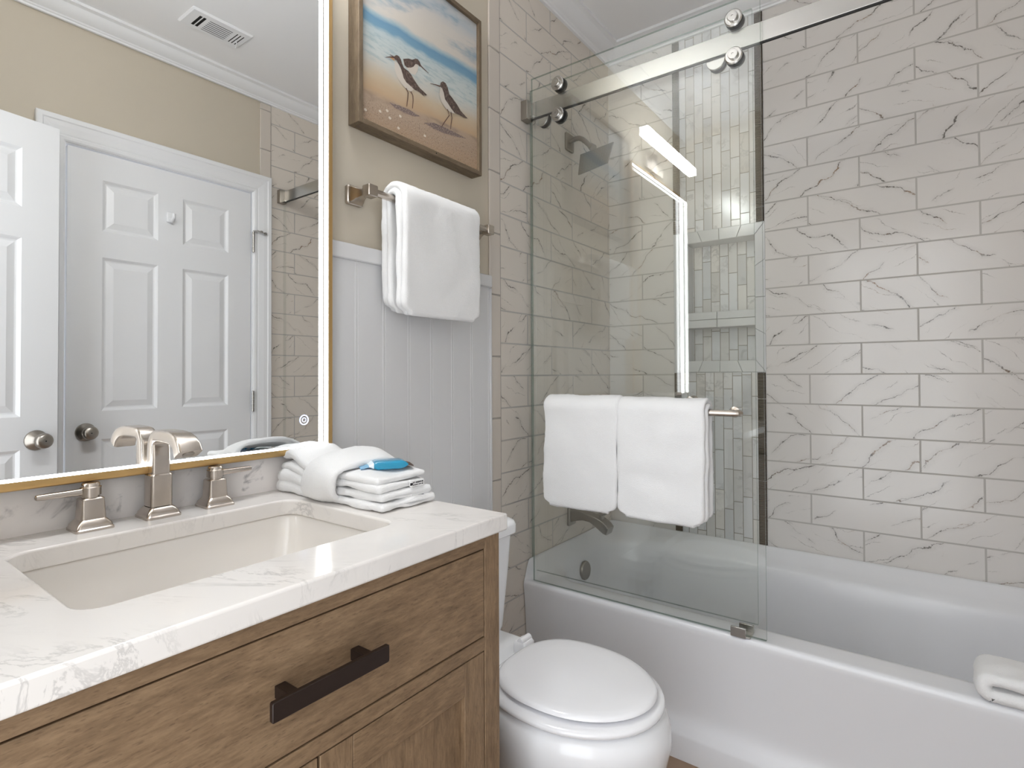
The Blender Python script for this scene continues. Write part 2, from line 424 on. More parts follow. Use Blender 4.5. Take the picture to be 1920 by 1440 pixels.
# back wall with the niche cut into the accent band
NX0, NX1, NZ0, NZ1, ND = .330, .5845, 1.100, 1.5605, .088
SX0, SX1 = .2805, .6185          # outer edges of the bronze strips
wb = struct(obj('wall_back', B((-.1, W+.1, YB+ND+.01, YB+.2, 0, H)), 'tan'))
obj('tile_field', B((-.1, SX0, YB, YB+ND+.01, 0, H)), 'tileB', wb)
obj('tile_field', B((SX1, W+.1, YB, YB+ND+.01, 0, H)), 'tileB', wb)
obj('accent_mosaic', B((SX0, SX1, YB+.001, YB+ND+.01, 0, NZ0-.045), (SX0, SX1, YB+.001, YB+ND+.01, NZ1+.045, H)), 'mosaic', wb)
obj('niche_back', B((NX0-.03, NX1+.03, YB+ND, YB+ND+.01, NZ0-.045, NZ1+.045)), 'mosaic', wb)
obj('niche_lining', B((SX0, NX0, YB+.002, YB+ND, NZ0-.045, NZ1+.045), (NX1, SX1, YB+.002, YB+ND, NZ0-.045, NZ1+.045),
                      (NX0, NX1, YB+.002, YB+ND, NZ0-.045, NZ0), (NX0, NX1, YB+.002, YB+ND, NZ1, NZ1+.045)), 'mframe', wb)
def nframe():
    bm = bmesh.new(); y0, y1 = YB-.004, YB+.0015; o = .0485; i = .0007; t = .0345
    X0, X1, Z0, Z1 = NX0-t, NX1+t, NZ0-.043, NZ1+.043
    def quad(pts):
        loft(bm, [[(p, y0, q) for p, q in pts], [(p, y1, q) for p, q in pts]])
    def split(n, a, b, horiz):
        for k in range(n):
            u, v = k/n, (k+1)/n
            L = lambda s, e: s+(e-s)*u; R = lambda s, e: s+(e-s)*v
            (ax0, az0), (ax1, az1) = a; (bx0, bz0), (bx1, bz1) = b
            quad([(L(ax0, ax1)+(i if horiz else 0), L(az0, az1)+(0 if horiz else i)), (R(ax0, ax1)-(i if horiz else 0), R(az0, az1)-(0 if horiz else i)),
                  (R(bx0, bx1)-(i if horiz else 0), R(bz0, bz1)-(0 if horiz else i)), (L(bx0, bx1)+(i if horiz else 0), L(bz0, bz1)+(0 if horiz else i))])
    split(4, ((X0, Z1), (X1, Z1)), ((NX0, NZ1), (NX1, NZ1)), True)
    split(4, ((X0, Z0), (X1, Z0)), ((NX0, NZ0), (NX1, NZ0)), True)
    split(4, ((X0, Z0), (X0, Z1)), ((NX0, NZ0), (NX0, NZ1)), False)
    split(4, ((X1, Z0), (X1, Z1)), ((NX1, NZ0), (NX1, NZ1)), False)
    return bm
obj('niche_frame', nframe(), 'mframe', wb, bevel=.0015)
bm = bmesh.new()
for a, b in ((NX0, .446), (.447, NX1)):
    box(bm, a+.0008, b, YB-.002, YB+ND, 1.2285, 1.258); box(bm, a+.0008, b, YB-.002, YB+ND, 1.2592, 1.288)
obj('niche_shelf', bm, 'mframe', wb, bevel=.0015)
def strips(x0, x1):
    bm = bmesh.new()
    for lo_, hi_ in ((.40, NZ0-.0445), (NZ1+.0445, 2.374)):
        zs = [lo_]+[z for z in (.662, .959, 1.659, 1.959, 2.259) if lo_ < z < hi_]+[hi_]
        for a, b in zip(zs, zs[1:]): box(bm, x0, x1, YB-.004, YB+.01, a+.001, b-.001)
    return bm
t4 = struct(obj('trim_4', strips(SX0+.0015, .3085), 'ribbed')); t5 = struct(obj('trim_5', strips(.590, SX1-.0015), 'ribbed'))

# opposite wall with the closet door opening, seen only in the mirror
DY0, DY1, DZ = .6705, 1.3825, 1.919
wr = struct(obj('wall_right', B((W+.004, W+.1, -.5, DY0-.012, 0, H), (W+.004, W+.1, DY0-.012, DY1+.012, DZ+.012, H), (W+.004, W+.1, DY1+.012, 1.4815, 0, H)), 'tan'))
obj('tile_surround', B((W, W+.1, 1.4815, YB+.1, 0, H)), 'tileC', wr)
wf = struct(obj('wall_front', B((-.1, .54, -.17, YN, 0, H), (1.275, W+.1, -.17, YN, 0, H), (.54, 1.275, -.17, YN, 1.935, H)), 'tan'))

def casing():
    bm = bmesh.new()
    prof = [(.0, .006), (.006, .010), (.016, .012), (.020, .0095), (.026, .012), (.05, .0165), (.066, .018), (.07, .0215), (.084, .0215), (.088, .018), (.088, .0)]
    def ln(side):
        L = []
        for d, h in prof+[(0, 0)]:
            x = W-h+.001
            L.append({'l0': (x, DY0-.006-d, 0), 'l1': (x, DY0-.006-d, DZ+.006+d), 'r1': (x, DY1+.006+d, DZ+.006+d), 'r0': (x, DY1+.006+d, 0)}[side])
        return L
    loft(bm, [ln('l0'), ln('l1'), ln('r1'), ln('r0')])
    return bm
tc = struct(obj('trim_6', casing(), 'white'))
obj('door_jamb', B((W-.0, W+.1, DY0-.012, DY0-.003, 0, DZ+.003), (W, W+.1, DY1+.003, DY1+.012, 0, DZ+.003), (W, W+.1, DY0-.012, DY1+.012, DZ+.003, DZ+.012)), 'white', tc)

def crown(name, kind):
    pr = [(0, 2.374), (.010, 2.374), (.012, 2.380), (.017, 2.382), (.020, 2.386), (.030, 2.3895), (.044, 2.398), (.054, 2.4075), (.061, 2.4155), (.067, 2.4175), (.0775, 2.4185), (.0775, H), (0, H)]
    if kind == 'L': a = [(p, YN+.0, z) for p, z in pr]; b = [(p, YB-p, z) for p, z in pr]
    if kind == 'R': a = [(W-p, YN, z) for p, z in pr]; b = [(W-p, YB-p, z) for p, z in pr]
    if kind == 'B': a = [(p, YB-p, z) for p, z in pr]; b = [(W-p, YB-p, z) for p, z in pr]
    bm = bmesh.new(); loft(bm, [a, b]); return struct(obj(name, bm, 'white', smooth=True, ang=25))
crown('trim_7', 'L'); crown('trim_8', 'B'); crown('trim_9', 'R')

# six-panel doors: flat frame with ogee recess and raised field. local: u across, z up, face looks along +n
def panel_door(f, w, h, panels, t=.035):
    bm = bmesh.new()
    us = sorted({0, w}|{a for p in panels for a in p[:2]}); zs = sorted({0, h}|{a for p in panels for a in p[2:]})
    for side in (0, 1):
        for u0, u1 in zip(us, us[1:]):
            for z0, z1 in zip(zs, zs[1:]):
                if side == 0 and any(p[0] <= u0 and u1 <= p[1] and p[2] <= z0 and z1 <= p[3] for p in panels): continue
                bm.faces.new([bm.verts.new(f(u, z, -side*t)) for u, z in ((u0, z0), (u1, z0), (u1, z1), (u0, z1))])
    for (a, b) in (((0, 0), (w, 0)), ((w, 0), (w, h)), ((w, h), (0, h)), ((0, h), (0, 0))):
        bm.faces.new([bm.verts.new(f(*a, 0)), bm.verts.new(f(*b, 0)), bm.verts.new(f(*b, -t)), bm.verts.new(f(*a, -t))])
    for u0, u1, z0, z1 in panels:
        loft(bm, [[f(u, z, d) for u, z in ((u0+i, z0+i), (u1-i, z0+i), (u1-i, z1-i), (u0+i, z1-i))]
                  for i, d in ((0, 0), (.004, -.003), (.010, -.0085), (.014, -.0095), (.016, -.0095), (.037, -.0025), (.0385, -.002))], cap0=False)
    bmesh.ops.remove_doubles(bm, verts=bm.verts[:], dist=1e-5)
    return bm
c0, c1, c2, c3 = .1115, .3085, .4045, .6015
PN = [(a, b, z0, z1) for a, b in ((c0, c1), (c2, c3)) for z0, z1 in ((1.607, 1.806), (.909, 1.505), (.2, .80))]
d1 = obj('door_1', panel_door(lambda u, z, n: (W+.001-n, DY0+.003+u, z+.008), .706, 1.908, PN), 'doorw'); struct(d1)
def knob(name, c, ax, parent):
    bm = bmesh.new()
    disc(bm, c, ax, [(0, .034), (.003, .034), (.006, .031), (.016, .021), (.024, .014), (.034, .0125), (.037, .0185), (.042, .0235), (.052, .026), (.060, .0245), (.0655, .019), (.067, .006), (.0665, .003), (.0665, 0)])
    k = obj(name, bm, 'nickeld', parent, smooth=True, ang=50)
    bm = bmesh.new(); c = Vector(c)+Vector(ax).normalized()*.0665; disc(bm, c, ax, [(0, .0022), (.0012, .0022)], 10)
    obj('lock_hole', bm, 'dark', k); return k
knob('door_knob', (W, .735, .839), (-1, 0, 0), d1)
for z in (.885, 1.64):
    bm = bmesh.new()
    for k in range(5): disc(bm, (W-.012, DY1+.004, z+k*.0178), (0, 0, 1), [(0, .0062), (.0168, .0062)], 12)
    disc(bm, (W-.012, DY1+.004, z-.004), (0, 0, 1), [(0, .003), (.001, .0062), (.004, .0062)], 12); disc(bm, (W-.012, DY1+.004, z+.089), (0, 0, 1), [(0, .0062), (.004, .0062), (.006, .003)], 12)
    h = obj('hinge', bm, 'steel', d1, smooth=True)
    if z > 1:
        bm = bmesh.new(); tube(bm, [(W-.012, DY1+.004, 1.737), (W-.03, DY1+.014, 1.738), (W-.026, DY1+.05, 1.733)], .0035, 8)
        disc(bm, (W-.029, DY1+.03, 1.7365), (-.2, 1, -.1), [(0, .006), (.01, .006)], 10); disc(bm, (W-.026, DY1+.05, 1.733), (.3, 1, -.1), [(0, .005), (.008, .008), (.012, .008)], 10)
        obj('hinge_pin_stop', bm, 'steel', h, smooth=True)

# entrance door, open, seen only in the mirror
hx, hy = 1.2665, YN+.002; ex, ey = 1.3885, .6145
dl = math.hypot(ex-hx, ey-hy); du = Vector((ex-hx, ey-hy))/dl; dn = Vector((-du.y, du.x))
PN2 = [(a*dl/.711, b*dl/.711, z0, z1) for a, b, z0, z1 in PN]
d2 = obj('door_2', panel_door(lambda u, z, n: (hx+du.x*u+dn.x*n, hy+du.y*u+dn.y*n, z+.008), dl, 1.908, PN2), 'doorw'); struct(d2)
kc = Vector((hx, hy))+du*(dl-.062)
knob('door_knob', (kc.x, kc.y, .836), (dn.x, dn.y, 0), d2)
bm = bmesh.new(); p0 = Vector((hx, hy))+du*(dl+.0005)-dn*.0175
loft(bm, [[(p0.x+du.x*s+dn.x*a, p0.y+du.y*s+dn.y*a, z) for a, z in ((-.009, .816), (.009, .816), (.009, .858), (-.009, .858))] for s in (-.002, .003)])
obj('latch_plate', bm, 'nickeld', d2)

# robe hook on the closet door
hk = thing('robe_hook', 'small white hook on the upper stile of the closed white door', 'hook', (W, 1.0256, 1.717))
obj('back_plate', B((W-.007, W+.0008, 1.012, 1.042, 1.70, 1.742)), 'white', hk, bevel=.004, seg=3)
bm = bmesh.new(); tube(bm, [(W-.004, 1.027, 1.712), (W-.022, 1.027, 1.706), (W-.036, 1.027, 1.714), (W-.040, 1.027, 1.732)], [.008, .0075, .007, .006], 12)
obj('prong', bm, 'white', hk, smooth=True)

# ceiling vent
cv = thing('ceiling_vent', 'white metal air register in the ceiling above the closed door', 'vent', (1.2, 1.06, H))
VX0, VX1, VY0, VY1 = 1.135, 1.271, .947, 1.180
bm = bmesh.new(); cxv, cyv = (VX0+VX1)/2, (VY0+VY1)/2; hxv, hyv = (VX1-VX0)/2, (VY1-VY0)/2
holes = [(1.165, 1.243, .984, .994), (1.165, 1.243, .9985, 1.0085)]+[(1.166+.0125*k, 1.1725+.0125*k, 1.023, 1.112) for k in range(7)]+[(1.165, 1.243, 1.128+.0125*k, 1.132+.0125*k) for k in range(3)]
loops = []
for i, z in ((0, H), (0, H-.002), (.006, H-.007)):
    loops.append([(p, q, z) for p, q in rrect(cxv, cyv, hxv-i, hyv-i, .004, 2)])
loft(bm, loops, cap0=False, cap1=False)
xs = sorted({VX0+.006, VX1-.006}|{a for h_ in holes for a in h_[:2]}); ys = sorted({VY0+.006, VY1-.006}|{a for h_ in holes for a in h_[2:]})
for a, b in zip(xs, xs[1:]):
    for c_, d_ in zip(ys, ys[1:]):
        hole = any(h_[0]-1e-6 <= a and b <= h_[1]+1e-6 and h_[2]-1e-6 <= c_ and d_ <= h_[3]+1e-6 for h_ in holes)
        z = H-.007
        if not hole: bm.faces.new([bm.verts.new(p) for p in ((a, c_, z), (b, c_, z), (b, d_, z), (a, d_, z))])
obj('face_plate', bm, 'white', cv, recalc=False)
obj('duct_opening', B((1.155, 1.25, .975, 1.165, H-.0045, H-.0005)), 'dark', cv)
bm = bmesh.new()
for h_ in holes[2:9]: prism(bm, [(h_[0]-.001, H-.0068), (h_[0]+.003, H-.0068), (h_[0]+.006, H-.0046), (h_[0]+.002, H-.0046)], lambda p, q, t: (p, t, q), h_[2], h_[3])
obj('louver', bm, 'white', cv)
bm = bmesh.new(); tube(bm, [(1.21, 1.145, H-.007), (1.214, 1.150, H-.018), (1.235, 1.158, H-.022), (1.246, 1.16, H-.018)], .002, 8)
obj('damper_lever', bm, 'white', cv, smooth=True)

# ------------------------------------------------------------------ vanity
VY, VE = .047, .742; VF, ZT = .495, .818; CB = ZT-.028
van = thing('vanity_cabinet', 'weathered brown oak bathroom vanity with one wide drawer and two doors', 'vanity', (.25, .395, 0))
P = .038; G = .0022
obj('carcass', B((.01, VF-.032, VY+.004, VE-.004, .10, .64), (.01, VF-.032, VY+.004, VY+.02, .64, CB), (.01, VF-.032, VE-.02, VE-.004, .64, CB), (.01, .025, VY+.02, VE-.02, .64, CB)), 'woodv', van)
for a in (VY, VE-P): obj('post', B((VF-.045, VF, a, a+P, 0, CB)), 'woodv', van, bevel=.0012)
for a in (VY, VE-P): obj('rear_leg', B((.01, .055, a, a+P, 0, .12)), 'woodv', van, bevel=.0012)
ya, yb = VY+P, VE-P
obj('top_rail', B((VF-.03, VF, ya, yb, .7685, CB)), 'woodh', van, bevel=.0008)
obj('middle_rail', B((VF-.03, VF, ya, yb, .6045, .6255)), 'woodh', van, bevel=.0008)
obj('bottom_rail', B((VF-.03, VF, ya, yb, .10, .145)), 'woodh', van, bevel=.0008)
obj('shadow_gap', B((VF-.032, VF-.02, ya, yb, .146, .7675)), 'dark', van)
dr = obj('drawer', B((VF-.02, VF-.0005, ya+G, yb-G, .6255+G, .7685-G)), 'woodh', van, bevel=.001)
bm = bmesh.new(); HB = .5275
loft(bm, [[(x, y, z) for y, z in rrect(.3955, .7015, .0785-i, .0108-i, .002, 3)] for x, i in ((HB-.0055, 0), (HB-.0008, 0), (HB, .0008))])
hd = obj('handle', bm, 'bronze', dr, smooth=True, ang=30)
for y in (.345, .446): obj('handle_post', B((VF-.001, HB-.005, y-.0065, y+.0065, .6965, .7105)), 'bronze', hd, bevel=.001)
def shaker(a, b, z0, z1):
    s = .047; d = None
    for nm, bx, m in (('stile', (a, a+s, z0, z1), 'woodv'), ('stile', (b-s, b, z0, z1), 'woodv'), ('rail', (a+s+.0006, b-s-.0006, z1-.051, z1), 'woodh'), ('rail', (a+s+.0006, b-s-.0006, z0, z0+.051), 'woodh')):
        if d is None: d = obj('door', B((VF-.016, VF-.009, a+.02, b-.02, z0+.02, z1-.02)), 'woodv', van)
        obj(nm, B((VF-.02, VF-.0005, *bx)), m, d, bevel=.0009)
    return d
mid = (ya+yb)/2
shaker(ya+G, mid-.0018, .147, .6045-G); shaker(mid+.0018, yb-G, .147, .6045-G)

SX_, SY0, SY1 = (.108, .402), .188, .600
ct = thing('countertop', 'white marble vanity top with a rectangular sink cutout', 'countertop', (.25, .395, ZT))
def rim_fill(outer, inner, z, flip):
    pass
bm = bmesh.new()
out = [(.0, .040), (.508, .040), (.508, .750), (.0, .750)]; inn = rrect((SX_[0]+SX_[1])/2, (SY0+SY1)/2, (SX_[1]-SX_[0])/2, (SY1-SY0)/2, .03, 6)
for z in (ZT, CB):
    es = []
    for L in (out, inn):
        vv = [bm.verts.new((x, y, z)) for x, y in L]; es += [bm.edges.new((vv[i], vv[(i+1) % len(vv)])) for i in range(len(vv))]
    bmesh.ops.triangle_fill(bm, edges=es, use_beauty=True)
for L in (out, inn):
    for i in range(len(L)):
        a, b = L[i], L[(i+1) % len(L)]
        bm.faces.new([bm.verts.new((*a, CB)), bm.verts.new((*b, CB)), bm.verts.new((*b, ZT)), bm.verts.new((*a, ZT))])
bmesh.ops.remove_doubles(bm, verts=bm.verts[:], dist=1e-5)
obj('slab', bm, 'marble', ct, bevel=.0035, seg=3)
obj('backsplash', B((-.003, .012, .040, .750, ZT-.001, .8875)), 'splash', ct, bevel=.0015)
sk = thing('sink_basin', 'white rectangular undermount sink set below the marble top', 'sink', (.255, .394, .69))
cx_, cy_ = .255, .394; hx_, hy_ = .147, .206
bm = bmesh.new()
loft(bm, [[(x, y, z) for x, y in rrect(cx_, cy_, hx_+dx, hy_+dx, r, 7)] for dx, z, r in ((.022, CB-.0005, .03), (.005, CB-.0005, .034), (.003, CB-.004, .036), (.0, CB-.03, .038), (-.006, .715, .045), (-.014, .697, .055), (-.028, .686, .065), (-.05, .682, .06), (-.115, .679, .03))], cap0=False)
obj('bowl', bm, 'sink', sk, smooth=True, ang=60)
bm = bmesh.new(); disc(bm, (cx_-.02, cy_, .6792), (0, 0, 1), [(0, .022), (.002, .022), (.003, .019), (.0015, .012), (.0015, .0)], 24)
obj('drain', bm, 'nickel', sk, smooth=True)

# faucet
fa = thing('bathroom_faucet', 'brushed nickel widespread faucet with a square spout and two lever handles', 'faucet', (.045, .396, ZT))
FX, FY = .046, .396
def sq(cx, cy, h, z, r=.0055, hy=None): return [(x, y, z) for x, y in rrect(cx, cy, h, hy or h, r, 4)]
bm = bmesh.new()
loft(bm, [sq(FX, FY, .0265, ZT), sq(FX, FY, .0265, ZT+.004), sq(FX, FY, .0245, ZT+.006), sq(FX, FY, .0235, ZT+.010), sq(FX, FY, .0185, ZT+.0165), sq(FX, FY, .0165, ZT+.0175), sq(FX, FY, .0165, ZT+.0185)])
obj('base_flange', bm, 'nickel', fa, smooth=True, ang=30)
bm = bmesh.new()
loft(bm, [sq(FX, FY, .0165, ZT+.0175), sq(FX, FY, .0165, .887), sq(FX, FY, .0150, .889), sq(FX, FY, .0132, .889)])
obj('lower_column', bm, 'nickel', fa, smooth=True, ang=30)
# spout: rectangular section swept up, over and down to the outlet
cl = [(FX, .886), (FX, .915), (FX, .932)]+arc(FX+.0185, .9345, .0185, 180, 96, 7)+[(FX+.042, .9535), (FX+.066, .953), (FX+.083, .9505), (FX+.095, .9455), (FX+.1035, .938), (FX+.1085, .929)]
hw = [.0140]*10+[.0142, .0146, .0152, .0160, .0168, .0175, .0175]; hh = [.0135, .0132, .0125, .0118, .0112, .0106, .0102, .0098, .0096, .0095, .0095, .0096, .0099, .0106, .0115, .0124, .013]
bm = bmesh.new(); loops = []
for i, (x, z) in enumerate(cl):
    a, b = cl[max(i-1, 0)], cl[min(i+1, len(cl)-1)]; t = Vector((b[0]-a[0], b[1]-a[1])).normalized(); nr = Vector((-t.y, t.x))
    k = min(i, 16)
    loops.append([(x+nr.x*q, FY+p, z+nr.y*q) for p, q in rrect(0, 0, hw[k], hh[k], .0048, 4)])
loft(bm, loops)
sp = obj('spout', bm, 'nickel', fa, smooth=True, ang=35)
t = Vector((cl[-1][0]-cl[-2][0], 0, cl[-1][1]-cl[-2][1])).normalized(); e = Vector((cl[-1][0], FY, cl[-1][1]))
bm = bmesh.new(); disc(bm, e-t*.002, t, [(0, .0085), (.0028, .0085), (.003, .0072), (.0024, .0068), (.0024, 0)], 18)
obj('aerator', bm, 'nickeld', sp, smooth=True)
def lever(cy, sgn):
    bm = bmesh.new(); cx = .046
    loft(bm, [sq(cx, cy, .025, ZT), sq(cx, cy, .025, ZT+.0035), sq(cx, cy, .0235, ZT+.005), sq(cx, cy, .0225, ZT+.009), sq(cx, cy, .018, ZT+.015), sq(cx, cy, .0165, ZT+.0165), sq(cx, cy, .0145, .8645, .003), sq(cx, cy, .0125, .866, .003)])
    hn = obj('handle', bm, 'nickel', fa, smooth=True, ang=30)
    bm = bmesh.new(); disc(bm, (cx, cy, .865), (0, 0, 1), [(0, .0115), (.004, .0115), (.0045, .0138), (.0165, .0138), (.0175, .012), (.0215, .0118), (.023, .0105), (.023, 0)], 28)
    h2 = obj('handle_cap', bm, 'nickel', hn, smooth=True, ang=40)
    bm = bmesh.new()
    loft(bm, [[(cx+p, cy+sgn*s, .8755+q) for p, q in rrect(0, 0, a, b, .0028, 3)] for s, a, b in ((.006, .0065, .0052), (.03, .0055, .0046), (.060, .005, .0042), (.0655, .0046, .0038), (.067, .003, .0025))])
    obj('lever', bm, 'nickel', hn, smooth=True, ang=40)
lever(.302, -1); lever(.4885, 1)

# lighted mirror
MY0, MY1, MZ0, MZ1 = .085, .7297, .9015, 1.998; MX, RD, LW = .024, .018, .0135
mi = thing('led_mirror', 'large rectangular mirror with lit edges and a thin gold frame', 'mirror', (0, .41, .89))
obj('mirror_glass', B((.004, MX, MY0-.004, MY1+.004, MZ0-.004, MZ1+.004)), 'mirror', mi)
def ringf(off_x):
    bm = bmesh.new(); loops = []
    for d, x in off_x: loops.append([(x, MY0-d, MZ0-d), (x, MY1+d, MZ0-d), (x, MY1+d, MZ1+d), (x, MY0-d, MZ1+d)])
    loft(bm, loops, cap0=False, cap1=False); return bm
# the raised rim carries the light on its inner face; the gold lip rounds over it to the wall
obj('frame', ringf([(0, MX+RD-.0006), (.0006, MX+RD), (.0085, MX+RD), (.0108, MX+RD-.001), (.0125, MX+RD-.003), (LW, MX+RD-.006), (LW, -.003)]), 'gold', mi, smooth=True, ang=60)
obj('light_strip', ringf([(.0, MX+.0027), (0, MX+RD-.0006)]), 'led', mi, recalc=False)
obj('strip_channel', ringf([(.0, MX), (.0, MX+.0027)]), 'nickeld', mi, recalc=False)
bm = bmesh.new()
for r0, r1 in ((.0086, .0108), (.0036, .0049)):
    for k in range(32):
        a0, a1 = 2*PI*k/32, 2*PI*(k+1)/32
        bm.faces.new([bm.verts.new((MX+.0006, .6825+r*math.cos(a), .957+r*math.sin(a))) for r, a in ((r0, a0), (r1, a0), (r1, a1), (r0, a1))])
obj('touch_sensor', bm, 'blueled', mi, recalc=False)

# vanity light bar
vl = thing('vanity_light', 'long glowing frosted light bar mounted above the mirror', 'light', (0, .45, 2.1))
obj('wall_plate', B((-.003, .022, .385, .515, 2.045, 2.145)), 'nickel', vl, bevel=.003)
obj('arm', B((.02, .082, .42, .48, 2.112, 2.132)), 'nickel', vl, bevel=.002)
bm = bmesh.new(); loft(bm, [[(x, y, z) for x, z in rrect(.100, 2.126, .020-i, .0185-i, .002, 3)] for y, i in ((.172, .002), (.174, 0), (.733, 0), (.735, .002))])
obj('diffuser', bm, 'bar', vl, smooth=True, ang=40)

# ------------------------------------------------------------------ painting
PX, PY0, PY1, PZ0, PZ1 = .036, .8155, 1.263, 1.636, 2.097
def canvas_mat():
    n = NB('painted_beach_canvas'); p = n.sep(); y, z = p[1], p[2]
    st = n.comb(n.math('MULTIPLY', y, 7.0), n.math('MULTIPLY', z, 34.0)); fl = n.comb(y, z)
    wav = n.math('MULTIPLY', n.math('SUBTRACT', n.noise(n.comb(n.math('MULTIPLY', y, 6.0), n.math('MULTIPLY', z, 18.0)), 1, 4, .6), .5), .045)
    tilt = n.math('SUBTRACT', n.math('MULTIPLY', n.math('SUBTRACT', y, 1.04), -.05), wav)
    t = n.math('DIVIDE', n.math('SUBTRACT', n.math('ADD', z, tilt), 1.64), .46)
    S = lambda *a: srgb(*[q*.84 for q in a])
    c = n.ramp(t, [(.0, S(196, 164, 134)), (.12, S(188, 162, 140)), (.185, S(196, 172, 150)), (.215, S(212, 182, 148)), (.30, S(218, 198, 170)), (.355, S(222, 216, 204)), (.42, S(220, 226, 222)),
                   (.50, S(214, 224, 222)), (.545, S(206, 220, 222)), (.57, S(132, 174, 200)), (.605, S(122, 166, 196)), (.63, S(176, 200, 212)), (.66, S(234, 226, 214)), (.80, S(232, 226, 218)), (.88, S(206, 214, 220)), (1.0, S(228, 224, 218))])
    brush = n.smooth(n.noise(st, 3.2, 4, .65), .46, .66); sea = n.math('MULTIPLY', n.smooth(t, .34, .42), n.math('SUBTRACT', 1.0, n.smooth(t, .53, .58)))
    c = n.mix(n.math('MULTIPLY', n.math('MULTIPLY', brush, sea), .5), c, S(150, 178, 190))
    sky = n.smooth(t, .64, .72)
    cl = n.smooth(n.noise(n.comb(n.math('MULTIPLY', y, 5.0), n.math('MULTIPLY', n.math('ADD', z, n.math('MULTIPLY', y, -.12)), 15.0)), 1, 4, .6), .5, .68)
    c = n.mix(n.math('MULTIPLY', n.math('MULTIPLY', cl, sky), .7), c, S(126, 164, 190))
    gr = n.math('SUBTRACT', 1.0, n.smooth(t, .15, .2)); v = n.n('ShaderNodeTexVoronoi'); n.put(v.inputs['Vector'], fl); v.inputs['Scale'].default_value = 260
    sp = n.smooth(n.noise(fl, 330, 3, .8), .5, .62)
    c = n.mix(n.math('MULTIPLY', n.math('MULTIPLY', sp, gr), .7), c, S(216, 198, 176))
    c = n.mix(n.math('MULTIPLY', n.math('MULTIPLY', n.smooth(n.noise(fl, 210, 2, .8), .56, .66), gr), .55), c, S(104, 84, 70))
    band_ = n.math('MULTIPLY', n.smooth(t, .165, .178), n.math('SUBTRACT', 1.0, n.smooth(t, .188, .206)))
    dk = n.smooth(n.noise(n.comb(n.math('MULTIPLY', y, 12.0), n.math('MULTIPLY', z, 30.0)), 1, 3), .45, .6)
    c = n.mix(n.math('MULTIPLY', n.math('MULTIPLY', band_, dk), .25), c, S(88, 74, 78))
    n.set(color=c, rough=.6, spec=.25); n.bump(n.noise(fl, 500, 2), .15, .001); return n.m
M['canvas'] = canvas_mat()
def featherm():
    n = NB('painted_feathers'); p = n.sep(); f_ = n.comb(n.math('MULTIPLY', p[1], 60.0), n.math('MULTIPLY', p[2], 60.0))
    n.set(color=n.ramp(n.noise(f_, 2.2, 4, .7), [(.35, srgb(62, 48, 43)), (.55, srgb(88, 72, 64)), (.72, srgb(150, 130, 118))]), rough=.6); return n.m
M['feather'] = featherm(); M['belly'] = plain('painted_white_breast', srgb(196, 187, 176), .6); M['legs'] = plain('painted_bird_legs', srgb(92, 66, 56), .6)
M['beak'] = plain('painted_orange_beak', srgb(196, 146, 88), .6); M['shell'] = plain('painted_shells', srgb(204, 194, 180), .6)
n_ = NB('painted_ground_shade'); p_ = n_.sep(); g_ = n_.comb(p_[1], p_[2])
n_.set(rough=.6, color=n_.mix(n_.math('MULTIPLY', n_.smooth(n_.noise(g_, 300, 3, .8), .48, .62), .75), srgb(104, 88, 86), srgb(178, 160, 144))); M['shade'] = n_.m
pc = thing('framed_painting', 'beach painting with three sandpipers in a driftwood frame', 'painting', (0, 1.04, 1.636))
bm = bmesh.new(); CX0 = .027
box(bm, .004, CX0, PY0+.008, PY1-.008, PZ0+.008, PZ1-.008)
layer = [0]
def pxy(pts, mi):
    layer[0] += 1; x = CX0+.00012*layer[0]
    f = bm.faces.new([bm.verts.new((x, y, z)) for y, z in pts]); f.normal_update()
    if f.normal.x < 0: f.normal_flip()
    f.material_index = mi
def stroke(pts, w0, w1, mi):
    n = len(pts)
    L, R_ = [], []
    for i, q in enumerate(pts):
        a, b = Vector(pts[max(i-1, 0)]), Vector(pts[min(i+1, n-1)]); d = (b-a).normalized(); w_ = w0+(w1-w0)*i/(n-1)
        L.append((q[0]-d.y*w_, q[1]+d.x*w_)); R_.append((q[0]+d.y*w_, q[1]-d.x*w_))
    pxy(L+R_[::-1], mi)
# middle bird first (behind), then the crying bird and the standing bird
pxy([(0.9146, 1.7208), (0.9435, 1.7255), (0.9796, 1.7282), (1.0204, 1.7251), (0.9981, 1.7169), (0.9613, 1.7144), (0.9318, 1.7143)], 6); pxy([(1.0333, 1.7135), (1.0698, 1.7268), (1.1114, 1.7297), (1.1549, 1.7302), (1.2043, 1.7295), (1.1623, 1.7202), (1.1114, 1.7125), (1.0698, 1.71)], 6)
pxy([(0.9601, 1.8481), (0.9778, 1.8581), (0.9959, 1.8625), (1.009, 1.8607), (1.013, 1.8528), (1.0103, 1.8399), (1.001, 1.8262), (0.988, 1.8235), (0.9752, 1.8302), (0.9626, 1.836)], 2); pxy([(0.9601, 1.849), (0.9778, 1.8581), (0.9907, 1.8611), (0.9972, 1.865), (1.0024, 1.8693), (1.0117, 1.8716), (1.0183, 1.8678), (1.0223, 1.8609), (1.0191, 1.8555), (1.013, 1.8576), (1.0037, 1.856), (0.9998, 1.8508), (0.9958, 1.8451), (0.9855, 1.8376), (0.9727, 1.8329), (0.9651, 1.8352)], 1)
stroke([(1.0202, 1.8595), (1.0345, 1.8555), (1.0509, 1.8519)], .0020, .0006, 3)
